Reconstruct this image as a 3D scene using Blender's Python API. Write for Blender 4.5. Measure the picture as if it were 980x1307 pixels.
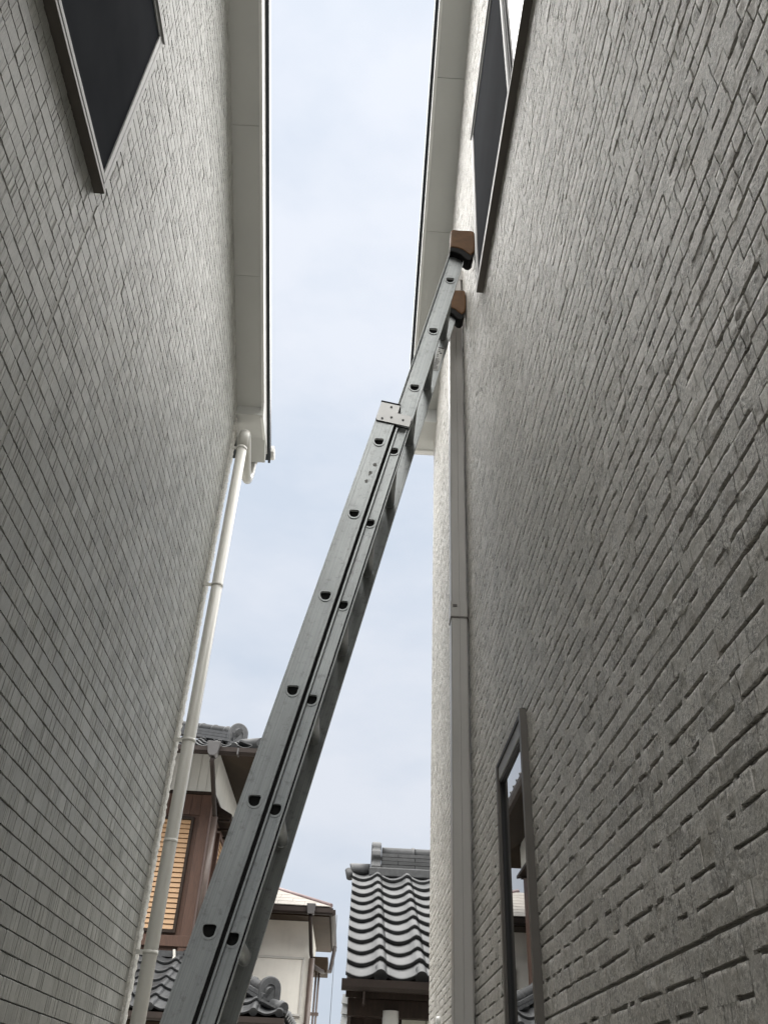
import bpy, math, random
import numpy as np
from mathutils import Matrix, Vector, Euler

for o in list(bpy.data.objects):
    bpy.data.objects.remove(o)
SC = bpy.context.scene
COL = SC.collection
H = 1.5                      # eye height above the alley floor (m)
rnd = random.Random(7)
R = np.random.RandomState(11)
rad = math.radians

# ------------------------------------------------------------------ camera
cam_d = bpy.data.cameras.new('camera')
cam = bpy.data.objects.new('camera', cam_d)
COL.objects.link(cam)
CAM = np.array([[0.99830, -0.05730, -0.00900],
                [-0.04030, -0.58310, -0.81140],
                [0.04125, 0.81040, -0.58450]])
u_, s_, vt_ = np.linalg.svd(CAM)
CAM = u_ @ vt_
mw = Matrix.Identity(4)
for i in range(3):
    for j in range(3):
        mw[i][j] = CAM[i][j]
mw[2][3] = H
cam.matrix_world = mw
cam_d.sensor_fit = 'VERTICAL'
cam_d.sensor_height = 24.0
cam_d.lens = 24.0 * 1083.8 / 1307.0
cam_d.clip_start = 0.02
cam_d.clip_end = 600
SC.camera = cam

# ------------------------------------------------------------------ world: bright overcast
W = bpy.data.worlds.new('World')
SC.world = W
W.use_nodes = True
nt = W.node_tree
nt.nodes.clear()
def wn(t, **k):
    n = nt.nodes.new(t)
    for a, b in k.items():
        setattr(n, a, b)
    return n
SUN_EL, SUN_ROT = rad(83), rad(180)
sky = wn('ShaderNodeTexSky', sky_type='NISHITA', sun_disc=False, sun_elevation=SUN_EL, sun_rotation=SUN_ROT)
sky.air_density = 1.0; sky.dust_density = 3.0
tc = wn('ShaderNodeTexCoord')
mp = wn('ShaderNodeMapping'); mp.inputs['Scale'].default_value = (1.0, 1.0, 2.2)
n1 = wn('ShaderNodeTexNoise'); n1.inputs['Scale'].default_value = 2.6; n1.inputs['Detail'].default_value = 7; n1.inputs['Roughness'].default_value = 0.55
rp = wn('ShaderNodeValToRGB')
rp.color_ramp.elements[0].position = 0.36; rp.color_ramp.elements[0].color = (3.08, 3.44, 3.95, 1)
rp.color_ramp.elements[1].position = 0.60; rp.color_ramp.elements[1].color = (3.80, 4.00, 4.36, 1)
mx = wn('ShaderNodeMix', data_type='RGBA'); mx.inputs[0].default_value = 0.96
bg = wn('ShaderNodeBackground'); bg.inputs['Strength'].default_value = 0.05
ow = wn('ShaderNodeOutputWorld')
L = nt.links.new
L(tc.outputs['Generated'], mp.inputs['Vector']); L(mp.outputs['Vector'], n1.inputs['Vector'])
L(n1.outputs['Fac'], rp.inputs['Fac'])
L(sky.outputs['Color'], mx.inputs[6]); L(rp.outputs['Color'], mx.inputs[7])
sz = wn('ShaderNodeSeparateXYZ'); L(tc.outputs['Generated'], sz.inputs['Vector'])
mr_ = wn('ShaderNodeMapRange'); mr_.inputs['From Min'].default_value = 0.0; mr_.inputs['From Max'].default_value = 1.0
mr_.inputs['To Min'].default_value = 0.95; mr_.inputs['To Max'].default_value = 1.18      # overcast domes are brightest overhead
L(sz.outputs['Z'], mr_.inputs['Value'])
ml_ = wn('ShaderNodeMix', data_type='RGBA', blend_type='MULTIPLY'); ml_.inputs[0].default_value = 1.0
L(mx.outputs[2], ml_.inputs[6]); L(mr_.outputs['Result'], ml_.inputs[7])
L(ml_.outputs[2], bg.inputs['Color']); L(bg.outputs['Background'], ow.inputs['Surface'])

sun_d = bpy.data.lights.new('sun', 'SUN')
sun_d.energy = 3.2
sun_d.angle = rad(110)
sun_d.color = (1.0, 0.97, 0.92)
sun = bpy.data.objects.new('sun', sun_d)
COL.objects.link(sun)
sun.rotation_euler = (math.pi / 2 - SUN_EL, 0, math.pi - SUN_ROT)   # matches the sky's sun direction

SC.view_settings.view_transform = 'Standard'
SC.view_settings.look = 'None'
SC.view_settings.gamma = 1.0
SC.view_settings.use_curve_mapping = False
SC.view_settings.exposure = 2.0

# ------------------------------------------------------------------ helpers
ORIG = {}
def tag(o, label=None, cat=None, group=None, kind=None):
    if label: o['label'] = label
    if cat: o['category'] = cat
    if group: o['group'] = group
    if kind: o['kind'] = kind
    return o
def empty(name, loc, label=None, cat=None, group=None):
    o = bpy.data.objects.new(name, None)
    COL.objects.link(o)
    o.location = loc
    o.empty_display_size = 0.3
    ORIG[o.name] = Vector(loc)
    return tag(o, label, cat, group)
def link(name, me, parent=None, org=None):
    o = bpy.data.objects.new(name, me)
    COL.objects.link(o)
    if parent is not None:
        o.parent = parent
        ORIG[o.name] = ORIG[parent.name] if org is None else org
    else:
        ORIG[o.name] = Vector((0, 0, 0))
    return o
class MB:
    def __init__(s):
        s.v = []; s.f = []; s.sm = []
    def add(s, vs, fs, smooth=False):
        b = len(s.v)
        s.v += [tuple(p) for p in vs]
        s.f += [tuple(i + b for i in f) for f in fs]
        s.sm += [smooth] * len(fs)
        return s
    def box(s, x0, x1, y0, y1, z0, z1):
        if x0 > x1: x0, x1 = x1, x0
        if y0 > y1: y0, y1 = y1, y0
        if z0 > z1: z0, z1 = z1, z0
        vs = [(x0,y0,z0),(x1,y0,z0),(x1,y1,z0),(x0,y1,z0),(x0,y0,z1),(x1,y0,z1),(x1,y1,z1),(x0,y1,z1)]
        return s.hexa(vs)
    def hexa(s, vs):
        return s.add(vs, [(0,3,2,1),(4,5,6,7),(0,1,5,4),(1,2,6,5),(2,3,7,6),(3,0,4,7)])
    def prism(s, pts, a0, a1, axis='y', smooth=False):
        """closed 2-D outline extruded along an axis; pts are the two remaining coordinates in xyz order"""
        n = len(pts)
        def P(p, a):
            return {'x': (a, p[0], p[1]), 'y': (p[0], a, p[1]), 'z': (p[0], p[1], a)}[axis]
        vs = [P(p, a0) for p in pts] + [P(p, a1) for p in pts]
        fs = [tuple(range(n))[::-1], tuple(range(n, 2*n))]
        s.add(vs, fs)
        b = len(s.v) - 2*n
        for i in range(n):
            j = (i+1) % n
            s.f.append((b+i, b+j, b+n+j, b+n+i)); s.sm.append(smooth)
        return s
    def tube(s, path, r, n=16, cap=True, smooth=True):
        path = [Vector(p) for p in path]
        rings = []
        ref = None
        for i, p in enumerate(path):
            if i == 0: d = path[1] - p
            elif i == len(path)-1: d = p - path[i-1]
            else: d = (path[i+1] - p).normalized() + (p - path[i-1]).normalized()
            d.normalize()
            if ref is None:
                ref = Vector((1,0,0)) if abs(d.x) < 0.9 else Vector((0,1,0))
            a = (ref - d * ref.dot(d)).normalized(); ref = a
            c = d.cross(a)
            rr = r[i] if isinstance(r, (list, tuple)) else r
            rings.append([p + a*math.cos(2*math.pi*k/n)*rr + c*math.sin(2*math.pi*k/n)*rr for k in range(n)])
        vs = [q for g in rings for q in g]
        fs = []
        for i in range(len(rings)-1):
            for k in range(n):
                k2 = (k+1) % n
                fs.append((i*n+k, i*n+k2, (i+1)*n+k2, (i+1)*n+k))
        s.add(vs, fs, smooth)
        if cap:
            b = len(s.v) - len(vs)
            s.f.append(tuple(b+k for k in range(n))[::-1]); s.sm.append(False)
            e = b + (len(rings)-1)*n
            s.f.append(tuple(e+k for k in range(n))); s.sm.append(False)
        return s
    def mesh(s, name, mat, off=Vector((0,0,0))):
        me = bpy.data.meshes.new(name)
        me.from_pydata([(p[0]-off[0], p[1]-off[1], p[2]-off[2]) for p in s.v], [], s.f)
        me.polygons.foreach_set('use_smooth', s.sm)
        me.materials.append(M[mat])
        me.update()
        return me
    def build(s, name, mat, parent=None, bevel=0.0, seg=2, kind=None):
        org = ORIG[parent.name] if parent is not None else Vector((0,0,0))
        o = link(name, s.mesh(name, mat, org), parent)
        if bevel:
            m = o.modifiers.new('bevel', 'BEVEL'); m.width = bevel; m.segments = seg; m.limit_method = 'ANGLE'; m.angle_limit = rad(40)
        if kind: o['kind'] = kind
        return o
def np_mesh(name, V, Q, mat, smooth=None, tone=None):
    V = np.asarray(V, np.float32); Q = np.asarray(Q, np.int32)
    me = bpy.data.meshes.new(name)
    me.vertices.add(len(V)); me.vertices.foreach_set('co', V.ravel())
    me.loops.add(Q.size); me.loops.foreach_set('vertex_index', Q.ravel())
    me.polygons.add(len(Q))
    me.polygons.foreach_set('loop_start', np.arange(0, Q.size, 4, dtype=np.int32))
    me.polygons.foreach_set('loop_total', np.full(len(Q), 4, np.int32))
    if smooth is not None: me.polygons.foreach_set('use_smooth', np.asarray(smooth, bool))
    else: me.polygons.foreach_set('use_smooth', np.zeros(len(Q), bool))
    if tone is not None:
        a = me.attributes.new('tone', 'FLOAT', 'FACE'); a.data.foreach_set('value', np.asarray(tone, np.float32))
    me.materials.append(M[mat])
    me.update(calc_edges=True)
    return me

# ------------------------------------------------------------------ materials (all procedural)
M = {}
def nmat(name):
    m = bpy.data.materials.new(name); m.use_nodes = True
    t = m.node_tree; b = t.nodes['Principled BSDF']
    M[name] = m
    return m, t, b
def node(t, ty, ins=None, **k):
    n = t.nodes.new(ty)
    for a, b in k.items(): setattr(n, a, b)
    for a, b in (ins or {}).items(): n.inputs[a].default_value = b
    return n
def coords(t, scale=(1,1,1), kind='Object'):
    c = node(t, 'ShaderNodeTexCoord'); m = node(t, 'ShaderNodeMapping', {'Scale': scale})
    t.links.new(c.outputs[kind], m.inputs['Vector'])
    return m.outputs['Vector']
def noise(t, vec, scale, detail=4, rough=0.55):
    n = node(t, 'ShaderNodeTexNoise', {'Scale': scale, 'Detail': detail, 'Roughness': rough})
    t.links.new(vec, n.inputs['Vector'])
    return n.outputs['Fac']
def ramp(t, fac, stops):
    r = node(t, 'ShaderNodeValToRGB')
    e = r.color_ramp.elements
    while len(e) < len(stops): e.new(0.5)
    for i, (p, c) in enumerate(stops):
        e[i].position = p; e[i].color = (*c, 1)
    t.links.new(fac, r.inputs['Fac'])
    return r.outputs['Color']
def mixc(t, a, b, fac, mode='MIX'):
    m = node(t, 'ShaderNodeMix', data_type='RGBA', blend_type=mode)
    for s, x in ((6, a), (7, b)):
        if isinstance(x, tuple): m.inputs[s].default_value = (*x, 1)
        else: t.links.new(x, m.inputs[s])
    if isinstance(fac, (int, float)): m.inputs[0].default_value = fac
    else: t.links.new(fac, m.inputs[0])
    return m.outputs[2]
def bump(t, b, h, strength, dist):
    n = node(t, 'ShaderNodeBump', {'Strength': strength, 'Distance': dist})
    t.links.new(h, n.inputs['Height']); t.links.new(n.outputs['Normal'], b.inputs['Normal'])
    return n
def simple(name, col, rough=0.5, metal=0.0, var=0.12, scale=6.0, bmp=0.0, bscale=60, bdist=0.002, stretch=(1,1,1), spec=0.5, ior=1.5, dirt=0.0):
    m, t, b = nmat(name)
    v = coords(t, stretch)
    f = noise(t, v, scale, 5, 0.6)
    c0 = tuple(x*(1-var) for x in col); c1 = tuple(min(1, x*(1+var)) for x in col)
    c = ramp(t, f, [(0.3, c0), (0.7, c1)])
    if dirt:
        f2 = noise(t, coords(t, (3, 3, 0.6)), 2.2, 7, 0.7)
        d = ramp(t, f2, [(0.5, (0, 0, 0)), (0.75, (dirt,)*3)])
        c = mixc(t, c, tuple(x*0.45 for x in col), d)
    t.links.new(c, b.inputs['Base Color'])
    b.inputs['Roughness'].default_value = rough; b.inputs['Metallic'].default_value = metal
    b.inputs['Specular IOR Level'].default_value = spec; b.inputs['IOR'].default_value = ior
    if bmp: bump(t, b, noise(t, v, bscale, 4, 0.6), bmp, bdist)
    return m

def siding_mat(name, lo, mid, hi, patch, fine_stretch, rough, fine=0.6, bd=0.0018, fscale=130.0):
    m, t, b = nmat(name)
    at = node(t, 'ShaderNodeAttribute', attribute_name='tone')
    v = coords(t)
    c = ramp(t, at.outputs['Fac'], [(0.0, lo), (0.5, mid), (1.0, hi)])
    f1 = noise(t, v, 26.0, 6, 0.7)
    c = mixc(t, c, patch, ramp(t, f1, [(0.48, (0, 0, 0)), (0.75, (0.55,)*3)]))
    pm = noise(t, coords(t, (1, 1, 1)), 34.0, 4, 0.6)          # smooth and chipped patches
    f2 = noise(t, coords(t, fine_stretch), fscale, 6, 0.7)
    c = mixc(t, c, ramp(t, f2, [(0.42, (0.50,)*3), (0.57, (1.12,)*3)]), ramp(t, pm, [(0.40, (fine*0.3,)*3), (0.60, (fine,)*3)]), 'MULTIPLY')
    f4 = noise(t, coords(t, fine_stretch), 210.0, 3, 0.6)
    c = mixc(t, c, hi, ramp(t, f4, [(0.55, (0, 0, 0)), (0.63, (fine,)*3)]))
    f3 = noise(t, coords(t, (1, 1, 0.35)), 1.3, 6, 0.65)
    c = mixc(t, c, ramp(t, f3, [(0.3, (0.84, 0.84, 0.82)), (0.65, (1, 1, 1))]), 1.0, 'MULTIPLY')
    t.links.new(c, b.inputs['Base Color'])
    b.inputs['Roughness'].default_value = rough
    b.inputs['Specular IOR Level'].default_value = 0.4
    chips = noise(t, coords(t, fine_stretch), 85.0, 3, 0.6)
    hgt = mixc(t, mixc(t, f2, chips, 0.45), (0.5, 0.5, 0.5), ramp(t, pm, [(0.40, (0.7,)*3), (0.60, (0.0,)*3)]))
    bump(t, b, hgt, 0.85, bd)
    return m
siding_mat('stone_siding', (0.42, 0.407, 0.378), (0.545, 0.528, 0.492), (0.665, 0.645, 0.605), (0.52, 0.475, 0.41), (1, 1, 1), 0.5, 1.0, 0.0085, 190.0)
siding_mat('brushed_siding', (0.305, 0.307, 0.29), (0.405, 0.407, 0.385), (0.50, 0.503, 0.478), (0.375, 0.376, 0.35), (1, 4, 0.25), 0.48, 0.42, 0.0014, 130.0)
siding_mat('corner_stone', (0.5, 0.49, 0.45), (0.62, 0.61, 0.57), (0.74, 0.73, 0.7), (0.5, 0.47, 0.42), (1, 1, 1), 0.7)
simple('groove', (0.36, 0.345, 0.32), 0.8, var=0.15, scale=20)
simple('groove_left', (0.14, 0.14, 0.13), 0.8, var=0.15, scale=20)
simple('sealant', (0.40, 0.40, 0.375), 0.7, var=0.06)
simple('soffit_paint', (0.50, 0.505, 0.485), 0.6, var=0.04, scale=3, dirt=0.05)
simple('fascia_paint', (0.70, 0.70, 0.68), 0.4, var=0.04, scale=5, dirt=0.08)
simple('roof_metal', (0.030, 0.036, 0.042), 0.35, 0.3, var=0.2)
simple('pvc_beige', (0.52, 0.515, 0.48), 0.35, var=0.05, scale=4, dirt=0.12)
simple('pvc_grey', (0.42, 0.408, 0.388), 0.35, var=0.05, scale=4, dirt=0.1)
simple('frame_light', (0.30, 0.30, 0.295), 0.5, 0.2, var=0.05)
simple('frame_bronze', (0.105, 0.096, 0.085), 0.45, 0.3, var=0.08)
simple('gasket', (0.012, 0.012, 0.013), 0.6, var=0.1)
simple('rubber_brown', (0.125, 0.060, 0.021), 0.6, var=0.3, scale=14, bmp=0.15, bscale=25, bdist=0.004, spec=0.2)
simple('rubber_shade_black', (0.010, 0.010, 0.010), 0.75, var=0.2, spec=0.15)  # rubber parts, also the black shade strips and rung inserts added to the ladder
simple('steel_plate', (0.27, 0.27, 0.265), 0.38, 0.8, var=0.08, scale=14)
simple('bolt_dark', (0.03, 0.03, 0.03), 0.5, 0.5)
simple('plaster', (0.74, 0.72, 0.66), 0.8, var=0.04, bmp=0.2, bscale=120, dirt=0.15)
simple('plaster_white', (0.56, 0.56, 0.535), 0.75, var=0.05, bmp=0.15, bscale=80, dirt=0.2)
simple('board_cream', (0.5, 0.49, 0.42), 0.6, var=0.06, dirt=0.2)
simple('panel_frame', (0.5, 0.49, 0.46), 0.5, var=0.05)
simple('wood_brown', (0.070, 0.034, 0.021), 0.65, var=0.3, scale=9, stretch=(14, 14, 1), bmp=0.3, bscale=9, bdist=0.004)
simple('wood_dark', (0.024, 0.016, 0.012), 0.6, var=0.3, scale=7, stretch=(6, 6, 1), spec=0.2)
simple('soffit_brown', (0.034, 0.023, 0.014), 0.8, var=0.2, scale=4, spec=0.2)
simple('slat_tan', (0.36, 0.215, 0.105), 0.5, var=0.12, scale=5, stretch=(1, 1, 6), dirt=0.25)
simple('gutter_brown', (0.022, 0.015, 0.012), 0.6, var=0.2, dirt=0.2, spec=0.3)
simple('pipe_brown', (0.085, 0.062, 0.052), 0.45, var=0.15, dirt=0.2)
simple('hopper_grey', (0.065, 0.062, 0.062), 0.5, var=0.15)
simple('mortar', (0.62, 0.60, 0.55), 0.8, var=0.1)
simple('white_pipe', (0.8, 0.8, 0.77), 0.3, var=0.03)
simple('weatherboard', (0.5, 0.52, 0.53), 0.5, var=0.12, dirt=0.2)
simple('slate_beige', (0.19, 0.172, 0.15), 0.6, var=0.15, scale=8)
simple('hip_trim', (0.13, 0.085, 0.085), 0.5, var=0.15)
simple('concrete', (0.36, 0.35, 0.33), 0.85, var=0.12, scale=4, bmp=0.3, bscale=50)
simple('wire_black', (0.03, 0.03, 0.03), 0.6)
simple('paper', (0.62, 0.62, 0.6), 0.5, var=0.06)
simple('ink', (0.03, 0.03, 0.035), 0.5)
simple('grime', (0.22, 0.22, 0.21), 0.7, var=0.3, scale=40)
# roof tiles: kiln-smoked grey, each tile a slightly different tone
m, t, b = nmat('roof_tile')
oi = node(t, 'ShaderNodeObjectInfo')
c = ramp(t, oi.outputs['Random'], [(0.0, (0.032, 0.034, 0.036)), (1.0, (0.068, 0.070, 0.073))])
f = noise(t, coords(t), 22, 6, 0.65)
c = mixc(t, c, ramp(t, f, [(0.35, (0.6,)*3), (0.7, (1.15,)*3)]), 1.0, 'MULTIPLY')
t.links.new(c, b.inputs['Base Color']); b.inputs['Metallic'].default_value = 0.1
t.links.new(ramp(t, f, [(0.3, (0.5,)*3), (0.8, (0.7,)*3)]), b.inputs['Roughness'])
b.inputs['Specular IOR Level'].default_value = 0.5
bump(t, b, f, 0.15, 0.004)
# aluminium extrusion with drawn streaks, scratches and a little grime
m, t, b = nmat('aluminium')
v = coords(t, (1, 1, 1))
st = noise(t, coords(t, (260, 30, 1.2)), 1.0, 4, 0.6)
sp = noise(t, v, 45, 6, 0.7)
c = ramp(t, st, [(0.3, (0.265, 0.280, 0.280)), (0.7, (0.41, 0.43, 0.43))])
c = mixc(t, c, (0.17, 0.17, 0.165), ramp(t, sp, [(0.54, (0, 0, 0)), (0.72, (0.7,)*3)]))
big = noise(t, coords(t, (2, 2, 0.8)), 4, 5, 0.6)
c = mixc(t, c, ramp(t, big, [(0.3, (0.78,)*3), (0.7, (1.05,)*3)]), 1.0, 'MULTIPLY')
t.links.new(c, b.inputs['Base Color']); b.inputs['Metallic'].default_value = 0.75
t.links.new(ramp(t, st, [(0.3, (0.34,)*3), (0.7, (0.52,)*3)]), b.inputs['Roughness'])
bump(t, b, st, 0.12, 0.0006)
# window glass in front of an unlit room
m, t, b = nmat('window_glass')
f = noise(t, coords(t), 1.5, 2, 0.4)
t.links.new(ramp(t, f, [(0.3, (0.010, 0.012, 0.013)), (0.7, (0.016, 0.018, 0.02))]), b.inputs['Base Color'])
b.inputs['Roughness'].default_value = 0.008; b.inputs['IOR'].default_value = 1.75
b.inputs['Coat Weight'].default_value = 0.6; b.inputs['Coat Roughness'].default_value = 0.005
# insect screen: fine dark net, partly see-through
m, t, b = nmat('insect_screen')
f = noise(t, coords(t), 3.0, 3, 0.5)
t.links.new(ramp(t, f, [(0.3, (0.028, 0.031, 0.038)), (0.7, (0.040, 0.044, 0.052))]), b.inputs['Base Color'])
b.inputs['Roughness'].default_value = 1.0; b.inputs['Alpha'].default_value = 0.95; b.inputs['Specular IOR Level'].default_value = 0.03
# ground
m, t, b = nmat('gravel')
f = noise(t, coords(t), 45, 6, 0.7)
t.links.new(ramp(t, f, [(0.3, (0.34, 0.33, 0.305)), (0.7, (0.56, 0.545, 0.51))]), b.inputs['Base Color'])
b.inputs['Roughness'].default_value = 0.9; bump(t, b, f, 0.6, 0.02)
m, t, b = nmat('asphalt')
f = noise(t, coords(t), 90, 6, 0.7)
t.links.new(ramp(t, f, [(0.3, (0.04, 0.04, 0.042)), (0.7, (0.075, 0.075, 0.075))]), b.inputs['Base Color'])
b.inputs['Roughness'].default_value = 0.85; bump(t, b, f, 0.4, 0.006)

# ------------------------------------------------------------------ ground and street
tag(MB().box(-150, 150, -100, 250, -0.3, 0.0).build('ground', 'gravel'), kind='structure')
tag(MB().box(-60, 60, 12.3 - 0.0, 15.3, 0.004, 0.008).build('road', 'asphalt'), kind='structure')

# ------------------------------------------------------------------ the two houses beside the alley
XL, XR = -0.906, 0.370
YL, YR = 4.06, 4.45                       # far corners
def soffL(y): return H + 5.788 - 0.55 * y
def soffR(y): return H + 6.422 - 0.584 * y
RIDGE = 0.25

def vnoise(shape, cell):
    ny, nz = shape
    gy, gz = int(ny / cell) + 3, int(nz / cell) + 3
    g = R.rand(gy, gz)
    y = np.arange(ny) / cell; z = np.arange(nz) / cell
    yi = y.astype(int); zi = z.astype(int)
    fy = y - yi; fz = z - zi
    fy = fy*fy*(3-2*fy); fz = fz*fz*(3-2*fz)
    a = g[yi][:, zi]; b_ = g[yi+1][:, zi]; c_ = g[yi][:, zi+1]; d_ = g[yi+1][:, zi+1]
    fy = fy[:, None]; fz = fz[None, :]
    return a*(1-fy)*(1-fz) + b_*fy*(1-fz) + c_*(1-fy)*fz + d_*fy*fz

# ---- left house
LH = empty('house', (-3.9, 0, 0), 'pale grey house clad in vertically brushed siding, filling the left side of the alley', 'house', 'new houses on either side of the alley')
# core wall with gable
yb = -3.56
gab = [(yb, 0.35), (YL - 0.004, 0.35), (YL - 0.004, soffL(YL)+0.05), (RIDGE, soffL(RIDGE)+0.05), (yb, soffL(YL)+0.05)]
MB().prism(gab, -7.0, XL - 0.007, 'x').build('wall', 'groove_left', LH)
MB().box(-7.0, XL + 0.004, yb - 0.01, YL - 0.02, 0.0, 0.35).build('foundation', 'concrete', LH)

WL = dict(y0=0.22, y1=1.555, z0=H+2.262, z1=H+3.185)          # left upper window, outer frame
def rib_strip(z0, z1, ya, yb_, seed):
    """one course of brushed siding: vertical ribs of uneven width and depth"""
    r = np.random.RandomState(seed)
    ys = [ya]; dp = []; tn = []
    while ys[-1] < yb_:
        blk = r.uniform(0.030, 0.085); style = r.rand(); base = r.normal(0, 0.00045); bt = 0.5 + r.normal(0, 0.17)
        e = min(yb_, ys[-1] + blk)
        if r.rand() < 0.8 and e - ys[-1] > 0.01:
            ys.append(ys[-1] + r.uniform(0.0014, 0.0026)); dp.append(-0.0024); tn.append(bt - 0.15)
        while ys[-1] < e - 1e-6:
            w = r.uniform(0.004, 0.012) if style > 0.28 else r.uniform(0.012, 0.03)
            amp = 0.0010 if style > 0.28 else 0.0002
            ys.append(min(e, ys[-1] + w)); dp.append(base + r.uniform(-amp, amp)); tn.append(bt + r.normal(0, 0.10 if style > .28 else 0.03))
    ys = np.array(ys); dp = np.array(dp); n = len(dp)
    x = XL + dp
    # ribs: each a front quad, joined to its neighbour by a narrow return
    V = np.zeros((n, 10, 3)); a = ys[:-1]; b = ys[1:]
    xb = XL - 0.008
    for k, (yy, xx, zz) in enumerate([(a, x, z0), (b, x, z0), (b, x, z1-0.0022), (a, x, z1-0.0022), (a, xb+0*x, z0), (b, xb+0*x, z0), (b, xb+0*x, z1), (a, xb+0*x, z1), (b, x-0.0022, z1), (a, x-0.0022, z1)]):
        V[:, k, 0] = xx; V[:, k, 1] = yy; V[:, k, 2] = zz
    b0 = (np.arange(n) * 10)[:, None]
    qf = b0 + np.array([[0, 1, 2, 3]]); qb = b0 + np.array([[4, 5, 1, 0]]); qc = b0 + np.array([[3, 2, 8, 9]]); qt = b0 + np.array([[9, 8, 6, 7]])
    j = b0[:-1]
    qs = np.concatenate([j + 1, j + 10, j + 13, j + 2], axis=1) if n > 1 else np.zeros((0, 4), int)
    ends = np.array([[4, 0, 3, 7], [b0[-1, 0]+1, b0[-1, 0]+5, b0[-1, 0]+6, b0[-1, 0]+2]])
    Q = np.concatenate([qf, qb, qc, qt, qs, ends])
    T = np.concatenate([tn, tn, tn, tn, tn[:-1], [0.5, 0.5]])
    return V.reshape(-1, 3), Q, T
ROWL = 0.0505556
zline0 = H + 0.2754
org = ORIG[LH.name]
k0 = int((0.36 - zline0) / ROWL)
for k in range(k0, 160):
    z0 = zline0 + k*ROWL + 0.0019; z1 = zline0 + (k+1)*ROWL - 0.0017
    if z1 > soffL(-0.35) + 0.03: break
    yend = min(YL - 0.082, RIDGE + (soffL(RIDGE) + 0.03 - z1) / 0.55)
    spans = [(-0.35, yend)]
    if z1 > WL['z0'] + 0.012 and z0 < WL['z1'] - 0.012:
        spans = [(-0.35, WL['y0'] + 0.01), (WL['y1'] - 0.01, yend)]
    for q, (a, b_) in enumerate(spans):
        # a sealant joint runs down the wall from the window's far corner
        subs = [(a, 1.590), (1.600, b_)] if (a < 1.59 < b_ - 0.02 and z1 < WL['z0'] + 0.02) else [(a, b_)]
        for (a2, b2) in subs:
            if b2 - a2 < 0.01: continue
            v_, q_, t_ = rib_strip(z0, z1, a2, b2, 1000 + k*7 + q + int((a2+1)*100))
            link('siding_strip', np_mesh('siding_strip', v_ - np.array(org), q_, 'brushed_siding', None, t_), LH)
MB().box(XL - 0.0065, XL - 0.0014, 1.5895, 1.6005, 0.4, WL['z0'] + 0.01).build('sealant_joint', 'sealant', LH)
# rough corner piece
def rough_post(name, parent, x0, x1, y0, y1, z0, z1, cell, mat, seed):
    r = np.random.RandomState(seed)
    per = []
    nx = max(2, int((x1-x0)/cell)+1); ny = max(3, int((y1-y0)/cell)+1)
    for i in range(ny): per.append((x1, y0 + (y1-y0)*i/(ny-1)))
    for i in range(1, nx): per.append((x1 - (x1-x0)*i/(nx-1), y1))
    per = [(x0, y0)] + per
    nz = int((z1-z0)/cell)+1; n = len(per)
    V = np.zeros((nz, n, 3))
    for i, (x, y) in enumerate(per):
        V[:, i, 0] = x + r.uniform(-0.0035, 0.003, nz) * (0 if i in (0, n-1) else 1); V[:, i, 1] = y + r.uniform(-0.002, 0.002, nz); V[:, i, 2] = np.linspace(z0, z1, nz)
    idx = np.arange(nz*n).reshape(nz, n)
    Q = np.stack([idx[:-1, :-1], idx[:-1, 1:], idx[1:, 1:], idx[1:, :-1]], -1).reshape(-1, 4)
    me = np_mesh(name, V.reshape(-1, 3) - np.array(ORIG[parent.name]), Q, mat, np.ones(len(Q), bool), r.normal(0.5, 0.2, len(Q)))
    return link(name, me, parent)
rough_post('corner_trim', LH, XL - 0.02, XL + 0.009, YL - 0.078, YL, 0.35, soffL(YL) - 0.03, 0.012, 'corner_stone', 3)

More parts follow.
